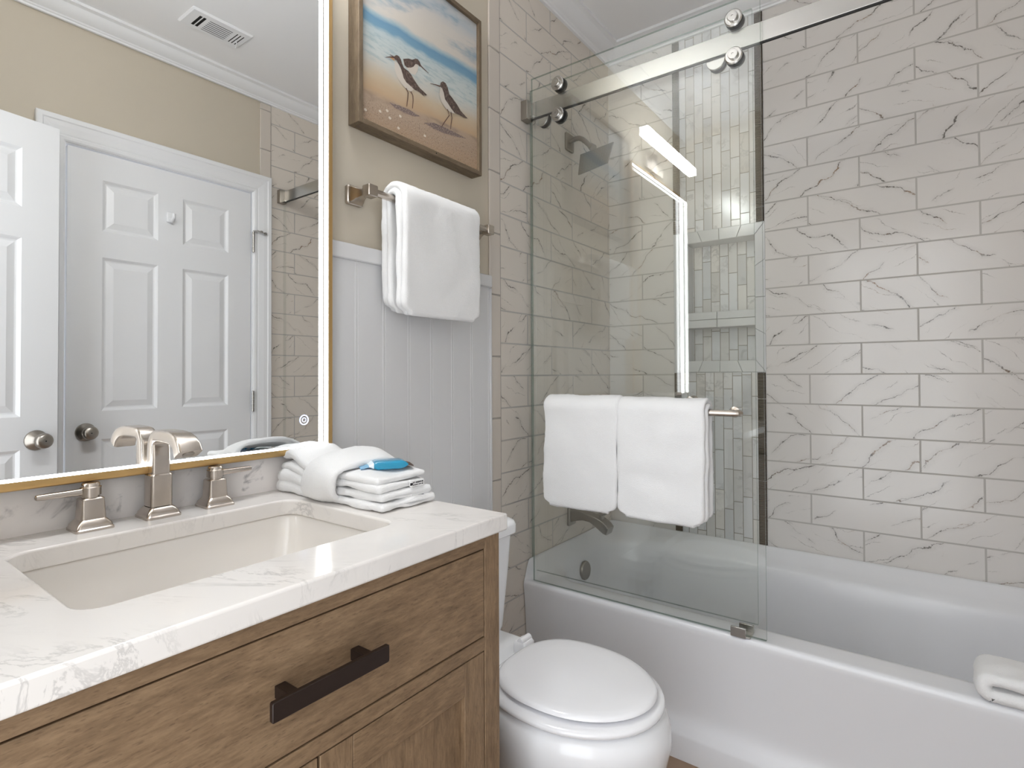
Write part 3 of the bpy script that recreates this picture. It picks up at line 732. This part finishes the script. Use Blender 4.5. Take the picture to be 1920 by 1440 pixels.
pxy([(0.931, 1.832), (0.9354, 1.8312), (0.9427, 1.8308), (0.9476, 1.8236), (0.96, 1.8141), (0.9777, 1.8047), (0.9879, 1.7937), (0.9957, 1.7855), (0.9853, 1.7755), (0.97, 1.7768), (0.9525, 1.7845), (0.939, 1.7956), (0.9317, 1.811)], 2); pxy([(0.9301, 1.839), (0.933, 1.8449), (0.9391, 1.8489), (0.9464, 1.8489), (0.9526, 1.8437), (0.9563, 1.835), (0.9626, 1.8275), (0.9777, 1.8256), (0.988, 1.8206), (0.9984, 1.8116), (1.0089, 1.8045), (1.0195, 1.7982), (1.0316, 1.7954), (1.0452, 1.7911), (1.037, 1.7868), (1.0316, 1.7875), (1.0343, 1.7837), (1.0221, 1.7866), (1.0088, 1.788), (1.0009, 1.7867), (0.9918, 1.7887), (0.9802, 1.7915), (0.97, 1.7938), (0.9613, 1.8014), (0.955, 1.8157), (0.9501, 1.8247), (0.9427, 1.8308), (0.9378, 1.8351), (0.9318, 1.8351)], 1)
stroke([(0.9305, 1.8318), (0.9281, 1.8334), (0.9173, 1.8331)], .0022, .0012, 4); stroke([(0.9325, 1.8391), (0.9185, 1.8346), (0.902, 1.8261)], .0022, .0006, 3); stroke([(0.9318, 1.8397), (0.9245, 1.8392), (0.9157, 1.8391)], .0018, .0006, 3)
pxy([(.9369+.0022*math.cos(k), 1.8384+.0022*math.sin(k)) for k in [2*PI*i/10 for i in range(10)]], 3)
stroke([(0.9688, 1.7781), (0.9763, 1.7699), (0.975, 1.7542), (0.9712, 1.7318)], .0016, .0011, 3); stroke([(0.9853, 1.7764), (0.9925, 1.7688), (0.9935, 1.7558), (0.9909, 1.7346)], .0016, .0011, 3)
pxy([(1.0942, 1.833), (1.1033, 1.8319), (1.1118, 1.8207), (1.126, 1.8017), (1.1441, 1.7888), (1.1536, 1.7824), (1.1367, 1.7785), (1.1152, 1.7827), (1.0976, 1.7954), (1.0907, 1.8121)], 2); pxy([(1.0929, 1.8359), (1.0957, 1.8458), (1.1048, 1.8531), (1.1161, 1.852), (1.124, 1.8429), (1.1297, 1.8279), (1.1442, 1.8213), (1.1627, 1.8111), (1.1777, 1.7991), (1.2085, 1.7887), (1.193, 1.786), (1.1739, 1.786), (1.1514, 1.7841), (1.1368, 1.791), (1.126, 1.7992), (1.1131, 1.8065), (1.1082, 1.8217), (1.1019, 1.8313)], 1)
stroke([(1.0942, 1.8345), (1.077, 1.8316), (1.0553, 1.8259)], .002, .0006, 3)
stroke([(1.1223, 1.783), (1.1295, 1.7684), (1.1115, 1.7444), (1.0994, 1.7269)], .0016, .0011, 3); stroke([(1.1368, 1.781), (1.1403, 1.765), (1.1366, 1.7462), (1.1344, 1.7315)], .0016, .0011, 3)
for sy, sz in [(0.84, 1.6734), (0.8838, 1.6863), (0.906, 1.696), (0.9145, 1.6812), (0.9482, 1.6982), (0.9422, 1.6661), (1.0338, 1.6784)]:
    pxy([(sy+.0045*math.cos(k), sz+.0034*math.sin(k)) for k in [2*PI*i/8 for i in range(8)]], 5)
obj('canvas', bm, ['canvas', 'feather', 'belly', 'legs', 'beak', 'shell', 'shade'], pc, recalc=False)
ft = .0125
fo = obj('frame_rail', B((-.003, PX, PY0+ft, PY1-ft, PZ0, PZ0+ft)), 'frameh', pc, bevel=.0012)
bm = bmesh.new(); disc(bm, (PX-.0004, 1.071, PZ0+.0065), (1, 0, 0), [(0, .0021), (.0006, .0021)], 12); obj('nail_hole', bm, 'dark', fo)
obj('frame_rail', B((-.003, PX, PY0+ft, PY1-ft, PZ1-ft, PZ1)), 'frameh', pc, bevel=.0012)
for a in (PY0, PY1-ft): obj('frame_stile', B((-.003, PX, a, a+ft, PZ0, PZ1)), 'framev', pc, bevel=.0012)

# ------------------------------------------------------------------ towel bar and hand towel
tb = thing('towel_bar', 'brushed nickel towel bar on the wall under the painting', 'towel bar', (0, 1.045, 1.472))
BX, BZ = .060, 1.472
for cy in (.829, 1.262):
    bm = bmesh.new()
    def s2(x, h, r=.004, dz=0): return [(x, cy+p, BZ+dz+q) for p, q in rrect(0, 0, h, h, r, 3)]
    loft(bm, [s2(-.003, .0225, .006), s2(.006, .0225, .006), s2(.008, .0205, .006), s2(.014, .019, .005), s2(.024, .0135), s2(.036, .0095, .003), s2(.046, .0085, .003), s2(.047, .0125, .003), s2(.049, .0135, .003), s2(.070, .0135, .003), s2(.072, .012, .003)])
    obj('bracket', bm, 'nickel', tb, smooth=True, ang=30)
bm = bmesh.new(); loft(bm, [[(BX+.0085*math.cos(2*PI*k/8+PI/8), y, BZ+.0085*math.sin(2*PI*k/8+PI/8)) for k in range(8)] for y in (.838, 1.253)])
obj('rod', bm, 'nickel', tb)
def hung(axis_map, c, r_in, drops, th, w0, w1, gap, seed, layers, dw, lo=.0048):
    """towel folded over a bar, several layers; c = (p, q) of the bar; drops = (far side, near side)"""
    bm = bmesh.new()
    for l in range(layers):
        r = r_in+th*(l+.5); e = .004*l
        path = [(c[0]-r-gap[0], c[1]-drops[0]+e), (c[0]-r-gap[0]*.6, c[1]-drops[0]*.5), (c[0]-r, c[1]-.03)]+arc(c[0], c[1], r, 180, 0, 14)+[(c[0]+r, c[1]-.03), (c[0]+r+gap[1]*.6, c[1]-drops[1]*.5), (c[0]+r+gap[1], c[1]-drops[1]-e*.6)]
        jit = [random.uniform(-dw, dw) for _ in range(4)]
        L_ = drops[0]+drops[1]+PI*r; R0 = .022
        def ed(s, j=jit, L_=L_):
            d = min(s, 1-s)*L_; c = R0-math.sqrt(max(R0*R0-(R0-d)**2, 0)) if d < R0 else 0
            return (j[0]+(j[2]*math.sin(s*7))+c, j[1]+(j[3]*math.sin(s*6+1))-c)
        slab(bm, path, axis_map, w0, w1, th*1.08, .008, ed)
    fuzz(bm, lo, 15, .0013, 190, seed)
    return bm
ht = obj('hand_towel', hung(lambda p, q, w: (p, w, q), (BX, BZ), .009, (.262, .268), .0165, .895, 1.178, (-.004, .0), 3, 2, .003, .0028), 'terry', smooth=True, ang=80)
tag(ht, 'white hand towel folded over the wall towel bar', 'towel')

# ------------------------------------------------------------------ bathtub
TF = 1.513
tub = thing('bathtub', 'white alcove bathtub with a smooth front apron', 'bathtub', (.76, 1.84, 0))
def tub_bm():
    bm = bmesh.new(); K = 160; loops = []
    def ring(x0, x1, y0, y1, r, zf, zb):
        """rounded rectangle sampled evenly; z goes from zf (front side) to zb elsewhere"""
        L = []
        pts = rrect((x0+x1)/2, (y0+y1)/2, (x1-x0)/2, (y1-y0)/2, r, 20)
        # resample to K points, starting from the front middle
        per = [0]
        for i in range(len(pts)): per.append(per[-1]+math.dist(pts[i], pts[(i+1) % len(pts)]))
        T = per[-1]; out_ = []
        # start offset: the point at front (-y) centre
        i0 = min(range(len(pts)), key=lambda i: abs(pts[i][0]-(x0+x1)/2)+abs(pts[i][1]-y0)*3)
        return pts, per, T
    def build(spec):
        x0, x1, y0, y1, r, zf, zb, soft = spec
        cx, cy = (x0+x1)/2, (y0+y1)/2; hx, hy = (x1-x0)/2, (y1-y0)/2; L = []
        for k in range(K):
            # fixed parameter so that loops line up: walk a unit square perimeter
            s = k/K*4; side = int(s); f_ = s-side
            f_ = f_*f_*(3-2*f_)*.5+f_*.5
            if side == 0: ux, uy = -1+2*f_, -1
            elif side == 1: ux, uy = 1, -1+2*f_
            elif side == 2: ux, uy = 1-2*f_, 1
            else: ux, uy = -1, 1-2*f_
            px, py = cx+ux*hx, cy+uy*hy
            # round the corner: clamp to the corner circle
            qx, qy = abs(px-cx)-(hx-r), abs(py-cy)-(hy-r)
            if qx > 0 and qy > 0:
                d = math.hypot(qx, qy); m_ = max(qx, qy); q = r/d if d > 1e-9 else 1
                # map square corner onto circle
                a = math.atan2(qy, qx); px = cx+math.copysign(hx-r+r*math.cos(a), px-cx); py = cy+math.copysign(hy-r+r*math.sin(a), py-cy)
            tt = (py-y0)/soft if soft else 1.0
            tt = min(1, max(0, tt)); tt = tt*tt*(3-2*tt)
            L.append((px, py, zf+(zb-zf)*tt))
        return L
    R_ = .3706; D = .432
    specs = [  # outside apron (from the floor up), over the rim, into the basin
        (.002, W-.002, TF-.010, YB-.002, .004, 0, 0, 0), (.002, W-.002, TF-.010, YB-.002, .004, .062, .062, 0), (.002, W-.002, TF-.007, YB-.002, .004, .069, .069, 0),
        (.002, W-.002, TF+.006, YB-.002, .004, .088, .088, 0), (.002, W-.002, TF+.014, YB-.002, .004, .108, .108, 0), (.002, W-.002, TF+.016, YB-.002, .004, .135, .135, 0), (.002, W-.002, TF+.011, YB-.002, .004, .24, .24, 0), (.002, W-.002, TF+.004, YB-.002, .004, .320, .320, 0),
        (.002, W-.002, TF, YB-.002, .004, R_-.024, D-.024, .035), (.002, W-.002, TF-.001, YB-.002, .004, R_-.012, D-.008, .035), (.002, W-.002, TF+.001, YB-.002, .004, R_-.005, D-.003, .035), (.003, W-.003, TF+.005, YB-.003, .004, R_-.001, D, .032), (.006, W-.006, TF+.012, YB-.005, .004, R_, D, .026),
        (.012, W-.012, TF+.020, YB-.012, .01, R_, D-.006, .03), (.024, W-.022, TF+.045, YB-.03, .03, R_, D-.024, .05), (.036, W-.05, TF+.072, YB-.052, .07, R_, D-.040, .1),
        (.042, W-.075, TF+.084, YB-.068, .10, R_-.001, D-.05, .1), (.046, W-.088, TF+.090, YB-.075, .12, R_-.006, D-.06, .1), (.050, W-.097, TF+.094, YB-.080, .13, R_-.018, D-.075, .1),
        (.056, W-.118, TF+.100, YB-.088, .14, .30, .30, 0), (.068, W-.16, TF+.112, YB-.10, .15, .18, .18, 0), (.085, W-.20, TF+.130, YB-.115, .15, .11, .11, 0), (.12, W-.25, TF+.165, YB-.15, .13, .078, .078, 0), (.2, W-.34, TF+.23, YB-.22, .08, .07, .07, 0)]
    loft(bm, [build(s) for s in specs], cap0=False)
    return bm
obj('shell', tub_bm(), 'acryl', tub, smooth=True, ang=70)
bm = bmesh.new(); disc(bm, (.054, 1.835, .322), (1, 0, .06), [(0, .034), (.006, .034), (.010, .031), (.011, .012), (.011, 0)], 28)
obj('overflow_plate', bm, 'nickeld', tub, smooth=True, ang=40)

# tub spout
tsx = thing('tub_spout', 'brushed nickel tub filler spout on the tiled wall above the tub', 'spout', (0, 1.82, .525))
bm = bmesh.new(); TY = 1.83
loft(bm, [[(x, TY+p, .5245+q) for p, q in rrect(0, 0, h, h2, .004, 3)] for x, h, h2 in ((-.001, .026, .041), (.006, .026, .041), (.009, .023, .038), (.009, .019, .034))])
obj('flange', bm, 'nickeld', tsx, smooth=True, ang=30)
bm = bmesh.new(); loops = []
for x, zt, zb, h in ((.008, .553, .497, .018), (.03, .549, .505, .019), (.06, .543, .512, .0205), (.09, .537, .510, .022), (.115, .530, .500, .0235), (.135, .522, .488, .0245), (.150, .512, .478, .0245), (.162, .500, .474, .0235)):
    loops.append([(x+(q*.35 if x > .1 else 0), TY+p, (zt+zb)/2+q) for p, q in rrect(0, 0, h, (zt-zb)/2, .004, 3)])
loft(bm, loops); so = obj('spout', bm, 'nickeld', tsx, smooth=True, ang=35)
bm = bmesh.new(); loft(bm, [[(x, TY+p, z) for x, p in rrect(.13, 0, h, h2, .003, 2)] for z, h, h2 in ((.520, .006, .012), (.5365, .006, .012), (.540, .016, .016), (.5425, .016, .016))])
obj('diverter', bm, 'nickeld', so, smooth=True, ang=30)

# shower head
sh = thing('showerhead', 'satin nickel showerhead with a rectangular face on a curved arm', 'showerhead', (0, 1.83, 1.933))
bm = bmesh.new(); loft(bm, [[(x, 1.83+p, 1.933+q) for p, q in rrect(0, 0, h, h+.004, .006, 3)] for x, h in ((-.001, .029), (.006, .029), (.009, .026), (.009, .02))])
obj('flange', bm, 'nickeld', sh, smooth=True, ang=30)
bm = bmesh.new(); tube(bm, [(.005, 1.83, 1.935), (.03, 1.829, 1.9405), (.048, 1.828, 1.9385), (.064, 1.826, 1.929), (.080, 1.823, 1.913), (.098, 1.819, 1.894), (.108, 1.815, 1.886)], .0095, 14)
disc(bm, (.100, 1.818, 1.893), (.5, -.15, -.5), [(0, .012), (.012, .014), (.02, .014)], 18)
obj('arm', bm, 'nickeld', sh, smooth=True)
# head plate spanned by its measured corners, a shallow tray whose nozzle face looks out over the tub
hc = [Vector((.0715, 1.79, 1.859)), Vector((.2035, 1.79, 1.8725)), Vector((.180, 1.79, 1.804)), Vector((.0615, 1.79, 1.786))]
hn = Vector((0, -1, -.05)).normalized(); hm = sum(hc, Vector())/4
def ringp(s, d): return [hm+(p-hm)*s-hn*d for p in hc]
bm = bmesh.new(); loft(bm, [ringp(.985, 0), ringp(1, .002), ringp(1, .008), ringp(.9, .012), ringp(.35, .018), ringp(.3, .026)])
he = obj('head', bm, 'nickeld', sh)
bm = bmesh.new()
for i in range(11):
    for j in range(7):
        a, b = (i+.8)/11.6, (j+.8)/7.6
        p = (hc[0]*(1-a)+hc[1]*a)*(1-b)+(hc[3]*(1-a)+hc[2]*a)*b
        disc(bm, p, hn, [(-.001, .0024), (.0012, .0019)], 8)
obj('nozzle_face', bm, 'nickeld', he)

# ------------------------------------------------------------------ shower doors
RY = 1.5395
sr = thing('shower_rail', 'flat stainless rail carrying the glass shower doors across the tub', 'rail', (.76, RY, 1.94))
obj('bar', B((.002, W-.002, RY, RY+.0085, 1.912, 1.9645)), 'steel', sr, bevel=.0012)
obj('under_strip', B((.026, W-.026, RY+.0005, RY+.008, 1.9085, 1.912)), 'black', sr)  # thin black strip drawn along the lower edge of the rail
for x0, x1 in ((.0, .026), (W-.026, W)):
    bm = bmesh.new(); box(bm, x0, x1, 1.514, RY+.012, 1.9035, 1.968)
    obj('end_bracket', bm, 'nickeld', sr, bevel=.001)
for x0, x1 in ((.026, .040), (W-.04, W-.026)): obj('stop', B((x0, x1, 1.529, RY+.018, 1.909, 1.9175)), 'steel', sr, bevel=.001)
def glass_panel(name, x0, x1, yc, z0, z1, t, parent):
    bm = bmesh.new(); box(bm, x0, x1, yc-t/2, yc+t/2, z0, z1)
    bmesh.ops.recalc_face_normals(bm, faces=bm.faces[:]); bm.normal_update()
    for f in bm.faces: f.material_index = 0 if abs(f.normal.y) > .5 else 1
    return obj(name, bm, ['glass', 'glassedge'], parent, recalc=False)
def roller(x, z, y_out, sgn, y_in, parent, big=.0225):
    """disc cap on the outside of the glass, black wheel and plain cap on the other side"""
    bm = bmesh.new(); s = sgn
    disc(bm, (x, y_out, z), (0, s, 0), [(0, big), (.0035, big), (.0055, big*.88), (.0055, big*.6), (.012, big*.58), (.013, big*.52), (.013, big*.14), (.0118, big*.12), (.0118, 0)], 30)
    r_ = obj('roller', bm, 'steel', parent, smooth=True, ang=35)
    bm = bmesh.new(); disc(bm, (x, y_out, z), (0, -s, 0), [(0, big*.98), (.001, big*.98)], 30); obj('gasket', bm, 'black', r_)
    bm = bmesh.new(); disc(bm, (x, y_in, z), (0, -s, 0), [(0, big*.55), (.003, big*.9), (.003, big*1.02), (.013, big*1.02), (.013, .004)], 30); obj('wheel', bm, 'black', r_, smooth=True, ang=35)
    bm = bmesh.new(); disc(bm, (x, y_in-s*.013, z), (0, -s, 0), [(0, big*1.06), (.002, big*1.06), (.0035, big), (.0035, 0)], 30); obj('back_cap', bm, 'steel', r_, smooth=True, ang=35)
d_out = thing('shower_door', 'outer sliding glass shower panel with the towel handle on it', 'shower door', (.39, 1.526, .3735), 'frameless sliding glass shower doors')
G1, G2 = 1.5275, 1.566
glass_panel('glass_pane', .036, .7455, G1, .3735, 2.036, .008, d_out)
for x in (.139, .681):
    for z in (1.9885, 1.8885): roller(x, z, G1-.0045, -1, G1+.0045, d_out)
# towel handle: round bar with bent ends
TBY, TBZ = 1.4655, .950
bm = bmesh.new(); xs0, xs1 = .1415, .697
tube(bm, [(xs0+.022, G1-.004, TBZ), (xs0+.010, TBY+.030, TBZ), (xs0+.001, TBY+.016, TBZ), (xs0+.004, TBY+.005, TBZ), (xs0+.016, TBY, TBZ), (xs1-.016, TBY, TBZ), (xs1-.004, TBY+.004, TBZ), (xs1, TBY+.016, TBZ), (xs1-.008, TBY+.030, TBZ), (xs1-.022, G1-.004, TBZ)], .0085, 16)
hb = obj('towel_handle', bm, 'nickel', d_out, smooth=True)
bm = bmesh.new()
for x in (xs0+.022, xs1-.022): disc(bm, (x, G1-.0041, TBZ), (0, -1, 0), [(0, .014), (.004, .014), (.005, .0125), (.005, 0)], 24)
obj('mount_washer', bm, 'nickel', hb, smooth=True, ang=35)
d_in = thing('shower_door', 'inner sliding glass shower panel behind the rail, nearer the tub spout', 'shower door', (.36, 1.566, .392), 'frameless sliding glass shower doors')
glass_panel('glass_pane', .0045, .7175, G2, .392, 2.0215, .008, d_in)
for x in (.061, .628):
    for z in (1.905,): roller(x, z, G2+.0045, 1, G2-.0045, d_in, .024)
bm = bmesh.new()
disc(bm, (.545, G2-.0041, .975), (0, -1, 0), [(0, .012), (.004, .012), (.005, .010), (.005, 0)], 24); disc(bm, (.545, G2+.0041, .975), (0, 1, 0), [(0, .012), (.012, .009), (.024, .014), (.03, .012), (.03, 0)], 24)
obj('pull_knob', bm, 'nickel', d_in, smooth=True, ang=35)
gd = thing('door_guide', 'small steel floor guide clip on the tub rim under the glass doors', 'guide', (.68, 1.53, .37))
obj('clip', B((.6615, .6985, 1.510, 1.5165, .3709, .3955)), 'steel', gd, bevel=.0008)
obj('clip', B((.6715, .7085, 1.5545, 1.5605, .3709, .3905), ), 'steel', gd, bevel=.0008)
obj('base_plate', B((.6615, .7085, 1.5165, 1.5545, .3706, .3732)), 'steel', gd, bevel=.0005)
obj('seal_strip', B((W-.006, W-.0005, 1.548, 1.560, .434, 1.90)), 'glass', sr)
obj('seal_strip', B((.0345, .0365, 1.545, 1.5485, .376, 1.905)), 'glass', sr)

# bath towels over the towel handle
mp = lambda p, q, w: (w, -p, q)
t1 = obj('bath_towel', hung(mp, (-TBY, TBZ), .0095, (.262, .284), .0145, .1405, .3805, (.0, .006), 5, 2, .003), 'terry', smooth=True, ang=80)
tag(t1, 'white bath towel on the glass door handle, the one nearer the shower wall', 'towel', 'bath towels on the shower door handle')
t2 = obj('bath_towel', hung(mp, (-TBY, TBZ), .0095, (.280, .283), .0145, .3815, .6265, (.0, .006), 9, 2, .003), 'terry', smooth=True, ang=80)
tag(t2, 'white bath towel on the glass door handle, the one nearer the free glass edge', 'towel', 'bath towels on the shower door handle')

# folded towel on the tub rim
bm = bmesh.new(); m3 = lambda p, q, w: (p, w, q)
th = .027
path = [(1.518, .3712+th/2), (1.175, .3712+th/2)]+arc(1.180, .3712+th/2+.0165, .0165, 270, 90, 10)+[(1.24, .3712+th/2+.034), (1.32, .3712+th/2+.039), (1.518, .3712+th/2+.044)]
slab(bm, path, m3, 1.507, 1.63, th, .009)
fuzz(bm, .007, 18, .0012, 170, 11)
for v in bm.verts: v.co.z = max(v.co.z, .3712)
rt_ = obj('folded_towel', bm, 'terry', smooth=True, ang=80); tag(rt_, 'white towel folded flat on the front rim of the tub', 'towel')

# ------------------------------------------------------------------ toilet
TYC = 1.033
to = thing('toilet', 'white two-piece toilet with its lid closed, between vanity and tub', 'toilet', (.35, TYC, 0))
def egg(xc, af, ab, b, z, n=56, flat=2.0):
    L = []
    for k in range(n):
        a = 2*PI*k/n; c, s = math.cos(a), math.sin(a)
        if c >= 0: L.append((xc+af*c, TYC+b*s, z))
        else:
            e = 2/flat
            L.append((xc-ab*abs(c)**e, TYC+b*math.copysign(abs(s)**e, s), z))
    return L
bm = bmesh.new()
loft(bm, [egg(.40, .20, .19, .105, 0, flat=3), egg(.40, .20, .19, .105, .02, flat=3), egg(.40, .185, .18, .096, .05, flat=3), egg(.41, .17, .17, .090, .12, flat=3), egg(.43, .175, .18, .098, .18, flat=2.6), egg(.445, .195, .19, .125, .235, flat=2.5), egg(.458, .206, .20, .152, .285, flat=2.4),
          egg(.465, .208, .205, .163, .325, flat=2.4), egg(.468, .203, .205, .165, .352, flat=2.4), egg(.468, .195, .205, .161, .372, flat=2.4), egg(.468, .186, .20, .154, .380, flat=2.4), egg(.468, .165, .18, .135, .381, flat=2.4)])
obj('bowl', bm, 'porc', to, smooth=True, ang=60)
bm = bmesh.new(); loft(bm, [[(x, y, z) for x, y in rrect(.17, TYC, hx_, hy_, .03, 5)] for z, hx_, hy_ in ((.30, .10, .10), (.36, .12, .12), (.3795, .125, .132), (.381, .122, .128))])
obj('rear_deck', bm, 'porc', to, smooth=True, ang=50)
bm = bmesh.new()
loft(bm, [egg(.47, .180, .168, .153, .3845, flat=2.5), egg(.47, .187, .173, .1600, .3875, flat=2.5), egg(.47, .1895, .174, .1625, .3925, flat=2.5), egg(.47, .187, .173, .160, .3975, flat=2.5), egg(.47, .178, .166, .151, .4005, flat=2.5), egg(.47, .155, .145, .13, .401, flat=2.5)])
obj('seat', bm, 'seat', to, smooth=True, ang=60)
bm = bmesh.new()
loft(bm, [egg(.47, .160, .143, .130, .4055, flat=2.6), egg(.47, .170, .151, .1385, .4068, flat=2.6), egg(.47, .1748, .155, .1433, .4105, flat=2.6), egg(.47, .1735, .154, .142, .4145, flat=2.6), egg(.47, .167, .148, .1355, .4182, flat=2.6), egg(.47, .155, .137, .124, .4202, flat=2.6), egg(.47, .12, .105, .096, .4208, flat=2.5), egg(.47, .02, .02, .02, .421)])
obj('lid', bm, 'seat', to, smooth=True, ang=60)
for s in (-1, 1):
    bm = bmesh.new(); yc = TYC+s*.075
    loft(bm, [[(x, y, z) for x, y in rrect(.288, yc, .017-i, .022-i, .005, 3)] for z, i in ((.381, 0), (.404, 0), (.409, .003))])
    tube(bm, [(.290, yc-.019, .409), (.290, yc+.019, .409)], .009, 14)
    obj('hinge', bm, 'seat', to, smooth=True, ang=35)
bm = bmesh.new()
loft(bm, [[(x, y, z) for x, y in rrect(.105+.004*(1-f_), TYC, .083-.018*(1-f_), .179-.024*(1-f_), .03, 6)] for z, f_ in ((.3815, 0), (.388, .12), (.46, .4), (.54, .72), (.632, 1))])
obj('tank', bm, 'porc', to, smooth=True, ang=50)
bm = bmesh.new()
loft(bm, [[(x, y, z) for x, y in rrect(.106, TYC, .092-i, .192-i, .034, 6)] for z, i in ((.628, .004), (.631, .0), (.652, .0), (.661, .004), (.666, .013), (.667, .03))])
obj('tank_lid', bm, 'porc', to, smooth=True, ang=50)
bm = bmesh.new(); disc(bm, (.187, TYC-.14, .60), (1, 0, 0), [(0, .012), (.006, .012), (.008, .01), (.008, 0)], 18); tube(bm, [(.198, TYC-.14, .60), (.203, TYC-.11, .598), (.203, TYC-.07, .594)], [.006, .005, .006], 10)
obj('flush_lever', bm, 'nickel', to, smooth=True)

# ------------------------------------------------------------------ towel bundle on the counter
def folded(z0, th, n, x0, x1, y0, y1, base, seed, fat=.6):
    """towel folded n times; the layers swell toward the wall end where nothing ties them down"""
    bm = bmesh.new(); mp_ = lambda p, q, w: (p, w, q)
    sm = lambda t: t*t*(3-2*t)
    for k in range(n):
        xa, xb = x0+random.uniform(0, .010), x1-random.uniform(0, .006)-.003*(k % 2)
        zc = z0+th*(k+.5); path = []
        for i in range(15):
            t = i/14; x = xa+(xb-xa)*t; g = 1-sm(min(1, t/.42))
            path.append((x, zc+(base+fat*th*(k+.5))*g*(1-.25*(1-min(1, t/.12))**2)))
        e0, e1 = random.uniform(-.004, .004), random.uniform(-.004, .004)
        slab(bm, path, mp_, y0+e0, y1+e1, th*1.06, .0075, None, lambda s_: 1+fat*(1-sm(min(1, s_/.42))))
    fuzz(bm, .0075, 20, .0011, 180, seed)
    for v in bm.verts:
        if v.co.z < z0-.0005 and z0 < ZT+.01: v.co.z = z0-.0005
    return bm
b1 = obj('folded_towel', folded(ZT+.0012, .0145, 2, .034, .338, .620, .744, 0, 21), 'terry', smooth=True, ang=80)
tag(b1, 'folded white towel at the bottom of the tied bundle on the counter', 'towel', 'folded towels in the counter bundle')
b2 = obj('folded_towel', folded(ZT+.0320, .0125, 2, .030, .326, .625, .741, .012, 33, .8), 'terry', smooth=True, ang=80)
tag(b2, 'folded white towel on top inside the tied bundle on the counter', 'towel', 'folded towels in the counter bundle')
def wrap():
    bm = bmesh.new(); cy, cz = .683, ZT+.041
    ring = []
    for k in range(64):
        a = 2*PI*k/64+PI*1.5; c, s = math.cos(a), math.sin(a)
        ring.append((cy+.074*math.copysign(abs(c)**.62, c), cz+(.040 if s > 0 else .0345)*math.copysign(abs(s)**.72, s)))
    loops = []
    nx = 16
    for i, (y, z) in enumerate(ring):
        a = 2*PI*i/64+PI*1.5; nd = Vector((math.cos(a)*.8, math.sin(a))).normalized()
        top = (z-(cz-.035))/.075; sk_ = .045*top
        x0, x1 = .128+sk_*.9, .222+sk_*.35
        dz = lambda t: -(max(0, z-cz)*.40*t)   # hugs the lower end of the bundle
        loop = [(x0+(x1-x0)*k/nx, y, z+dz(k/nx)) for k in range(nx+1)]
        loop += [(x1+.004*math.sin(PI*k/4), y+nd.x*.0055*(1-math.cos(PI*k/4)), z+dz(1)+nd.y*.0055*(1-math.cos(PI*k/4))) for k in range(1, 4)]
        loop += [(x1-(x1-x0)*k/nx, y+nd.x*(.011+.004*math.sin(PI*k/nx)), z+dz(1-k/nx)+nd.y*(.011+.005*math.sin(PI*k/nx))) for k in range(nx+1)]
        loop += [(x0-.004*math.sin(PI*k/4), y+nd.x*.0055*(1+math.cos(PI*k/4)), z+nd.y*.0055*(1+math.cos(PI*k/4))) for k in range(1, 4)]
        loops.append(loop)
    loops.append(loops[0])
    loft(bm, loops, False, False)
    bmesh.ops.remove_doubles(bm, verts=bm.verts[:], dist=1e-6)
    fuzz(bm, .004, 24, .0009, 180, 44)
    for v in bm.verts:
        if v.co.z < ZT+.0012: v.co.z = ZT+.0012
    return bm
wr_ = obj('washcloth', wrap(), 'terry', smooth=True, ang=80)
tag(wr_, 'white washcloth wrapped around the towel bundle on the counter', 'washcloth')
def tagbm(y0, z0):
    bm = bmesh.new(); x = .3405
    box(bm, x-.006, x, y0, y0+.030, z0, z0+.0105)
    for k in range(7):
        yy = y0+.003+k*.0036; box(bm, x, x+.0004, yy, yy+random.uniform(.0015, .003), z0+.006, z0+.0085, 1)
        box(bm, x, x+.0004, yy, yy+random.uniform(.001, .003), z0+.0022, z0+.0042, 1)
    box(bm, x, x+.0004, y0-.004, y0+.002, z0+.003, z0+.0075, 1)
    return bm
obj('care_tag', tagbm(.692, ZT+.009), ['tagw', 'tag'], b1); obj('care_tag', tagbm(.690, ZT+.0335), ['tagw', 'tag'], b2)

sp_ = thing('soap_packet', 'small blue wrapped soap packet lying on the white towel bundle', 'packet', (.25, .70, .89))
ca, sa_ = math.cos(math.radians(58)), math.sin(math.radians(58))
def pk(u, v, z): return (.270+u*ca-v*sa_, .697+u*sa_+v*ca, .8855+z)
bm = bmesh.new()
loft(bm, [[pk(u, v, z) for v, z in rrect(0, 0, hw_, hz, min(.004, hz*.95), 3)] for u, hw_, hz in ((-.034, .020, .0014), (-.030, .0205, .004), (-.022, .0205, .0075), (.022, .0205, .0075), (.030, .020, .005), (.034, .019, .0014))])
obj('wrapper', bm, 'blue', sp_, smooth=True, ang=50)
def crimp(u0, u1, mat, nm):
    bm = bmesh.new(); n = 14
    for k in range(n):
        v0, v1 = -.020+.04*k/n, -.020+.04*(k+1)/n; z0, z1 = (.0012 if k % 2 else -.0012), (-.0012 if k % 2 else .0012)
        bm.faces.new([bm.verts.new(pk(u, v, z+.0+dz)) for u, v, z, dz in ((u0, v0, z0, 0), (u1, v0, z0, -.003), (u1, v1, z1, -.003), (u0, v1, z1, 0))])
    bmesh.ops.solidify(bm, geom=bm.faces[:], thickness=.0008)
    return obj(nm, bm, mat, sp_)
crimp(-.036, -.052, 'bluel', 'crimped_end'); crimp(.034, .044, 'brown', 'crimped_end')
bm = bmesh.new(); loft(bm, [[pk(u, v, z) for v, z in rrect(0, 0, hw_, hz, min(.004, hz*.95), 3)] for u, hw_, hz in ((-.037, .0205, .0016), (-.034, .0207, .0024), (-.0285, .0209, .0058))])
obj('white_band', bm, 'foil', sp_, smooth=True, ang=50)
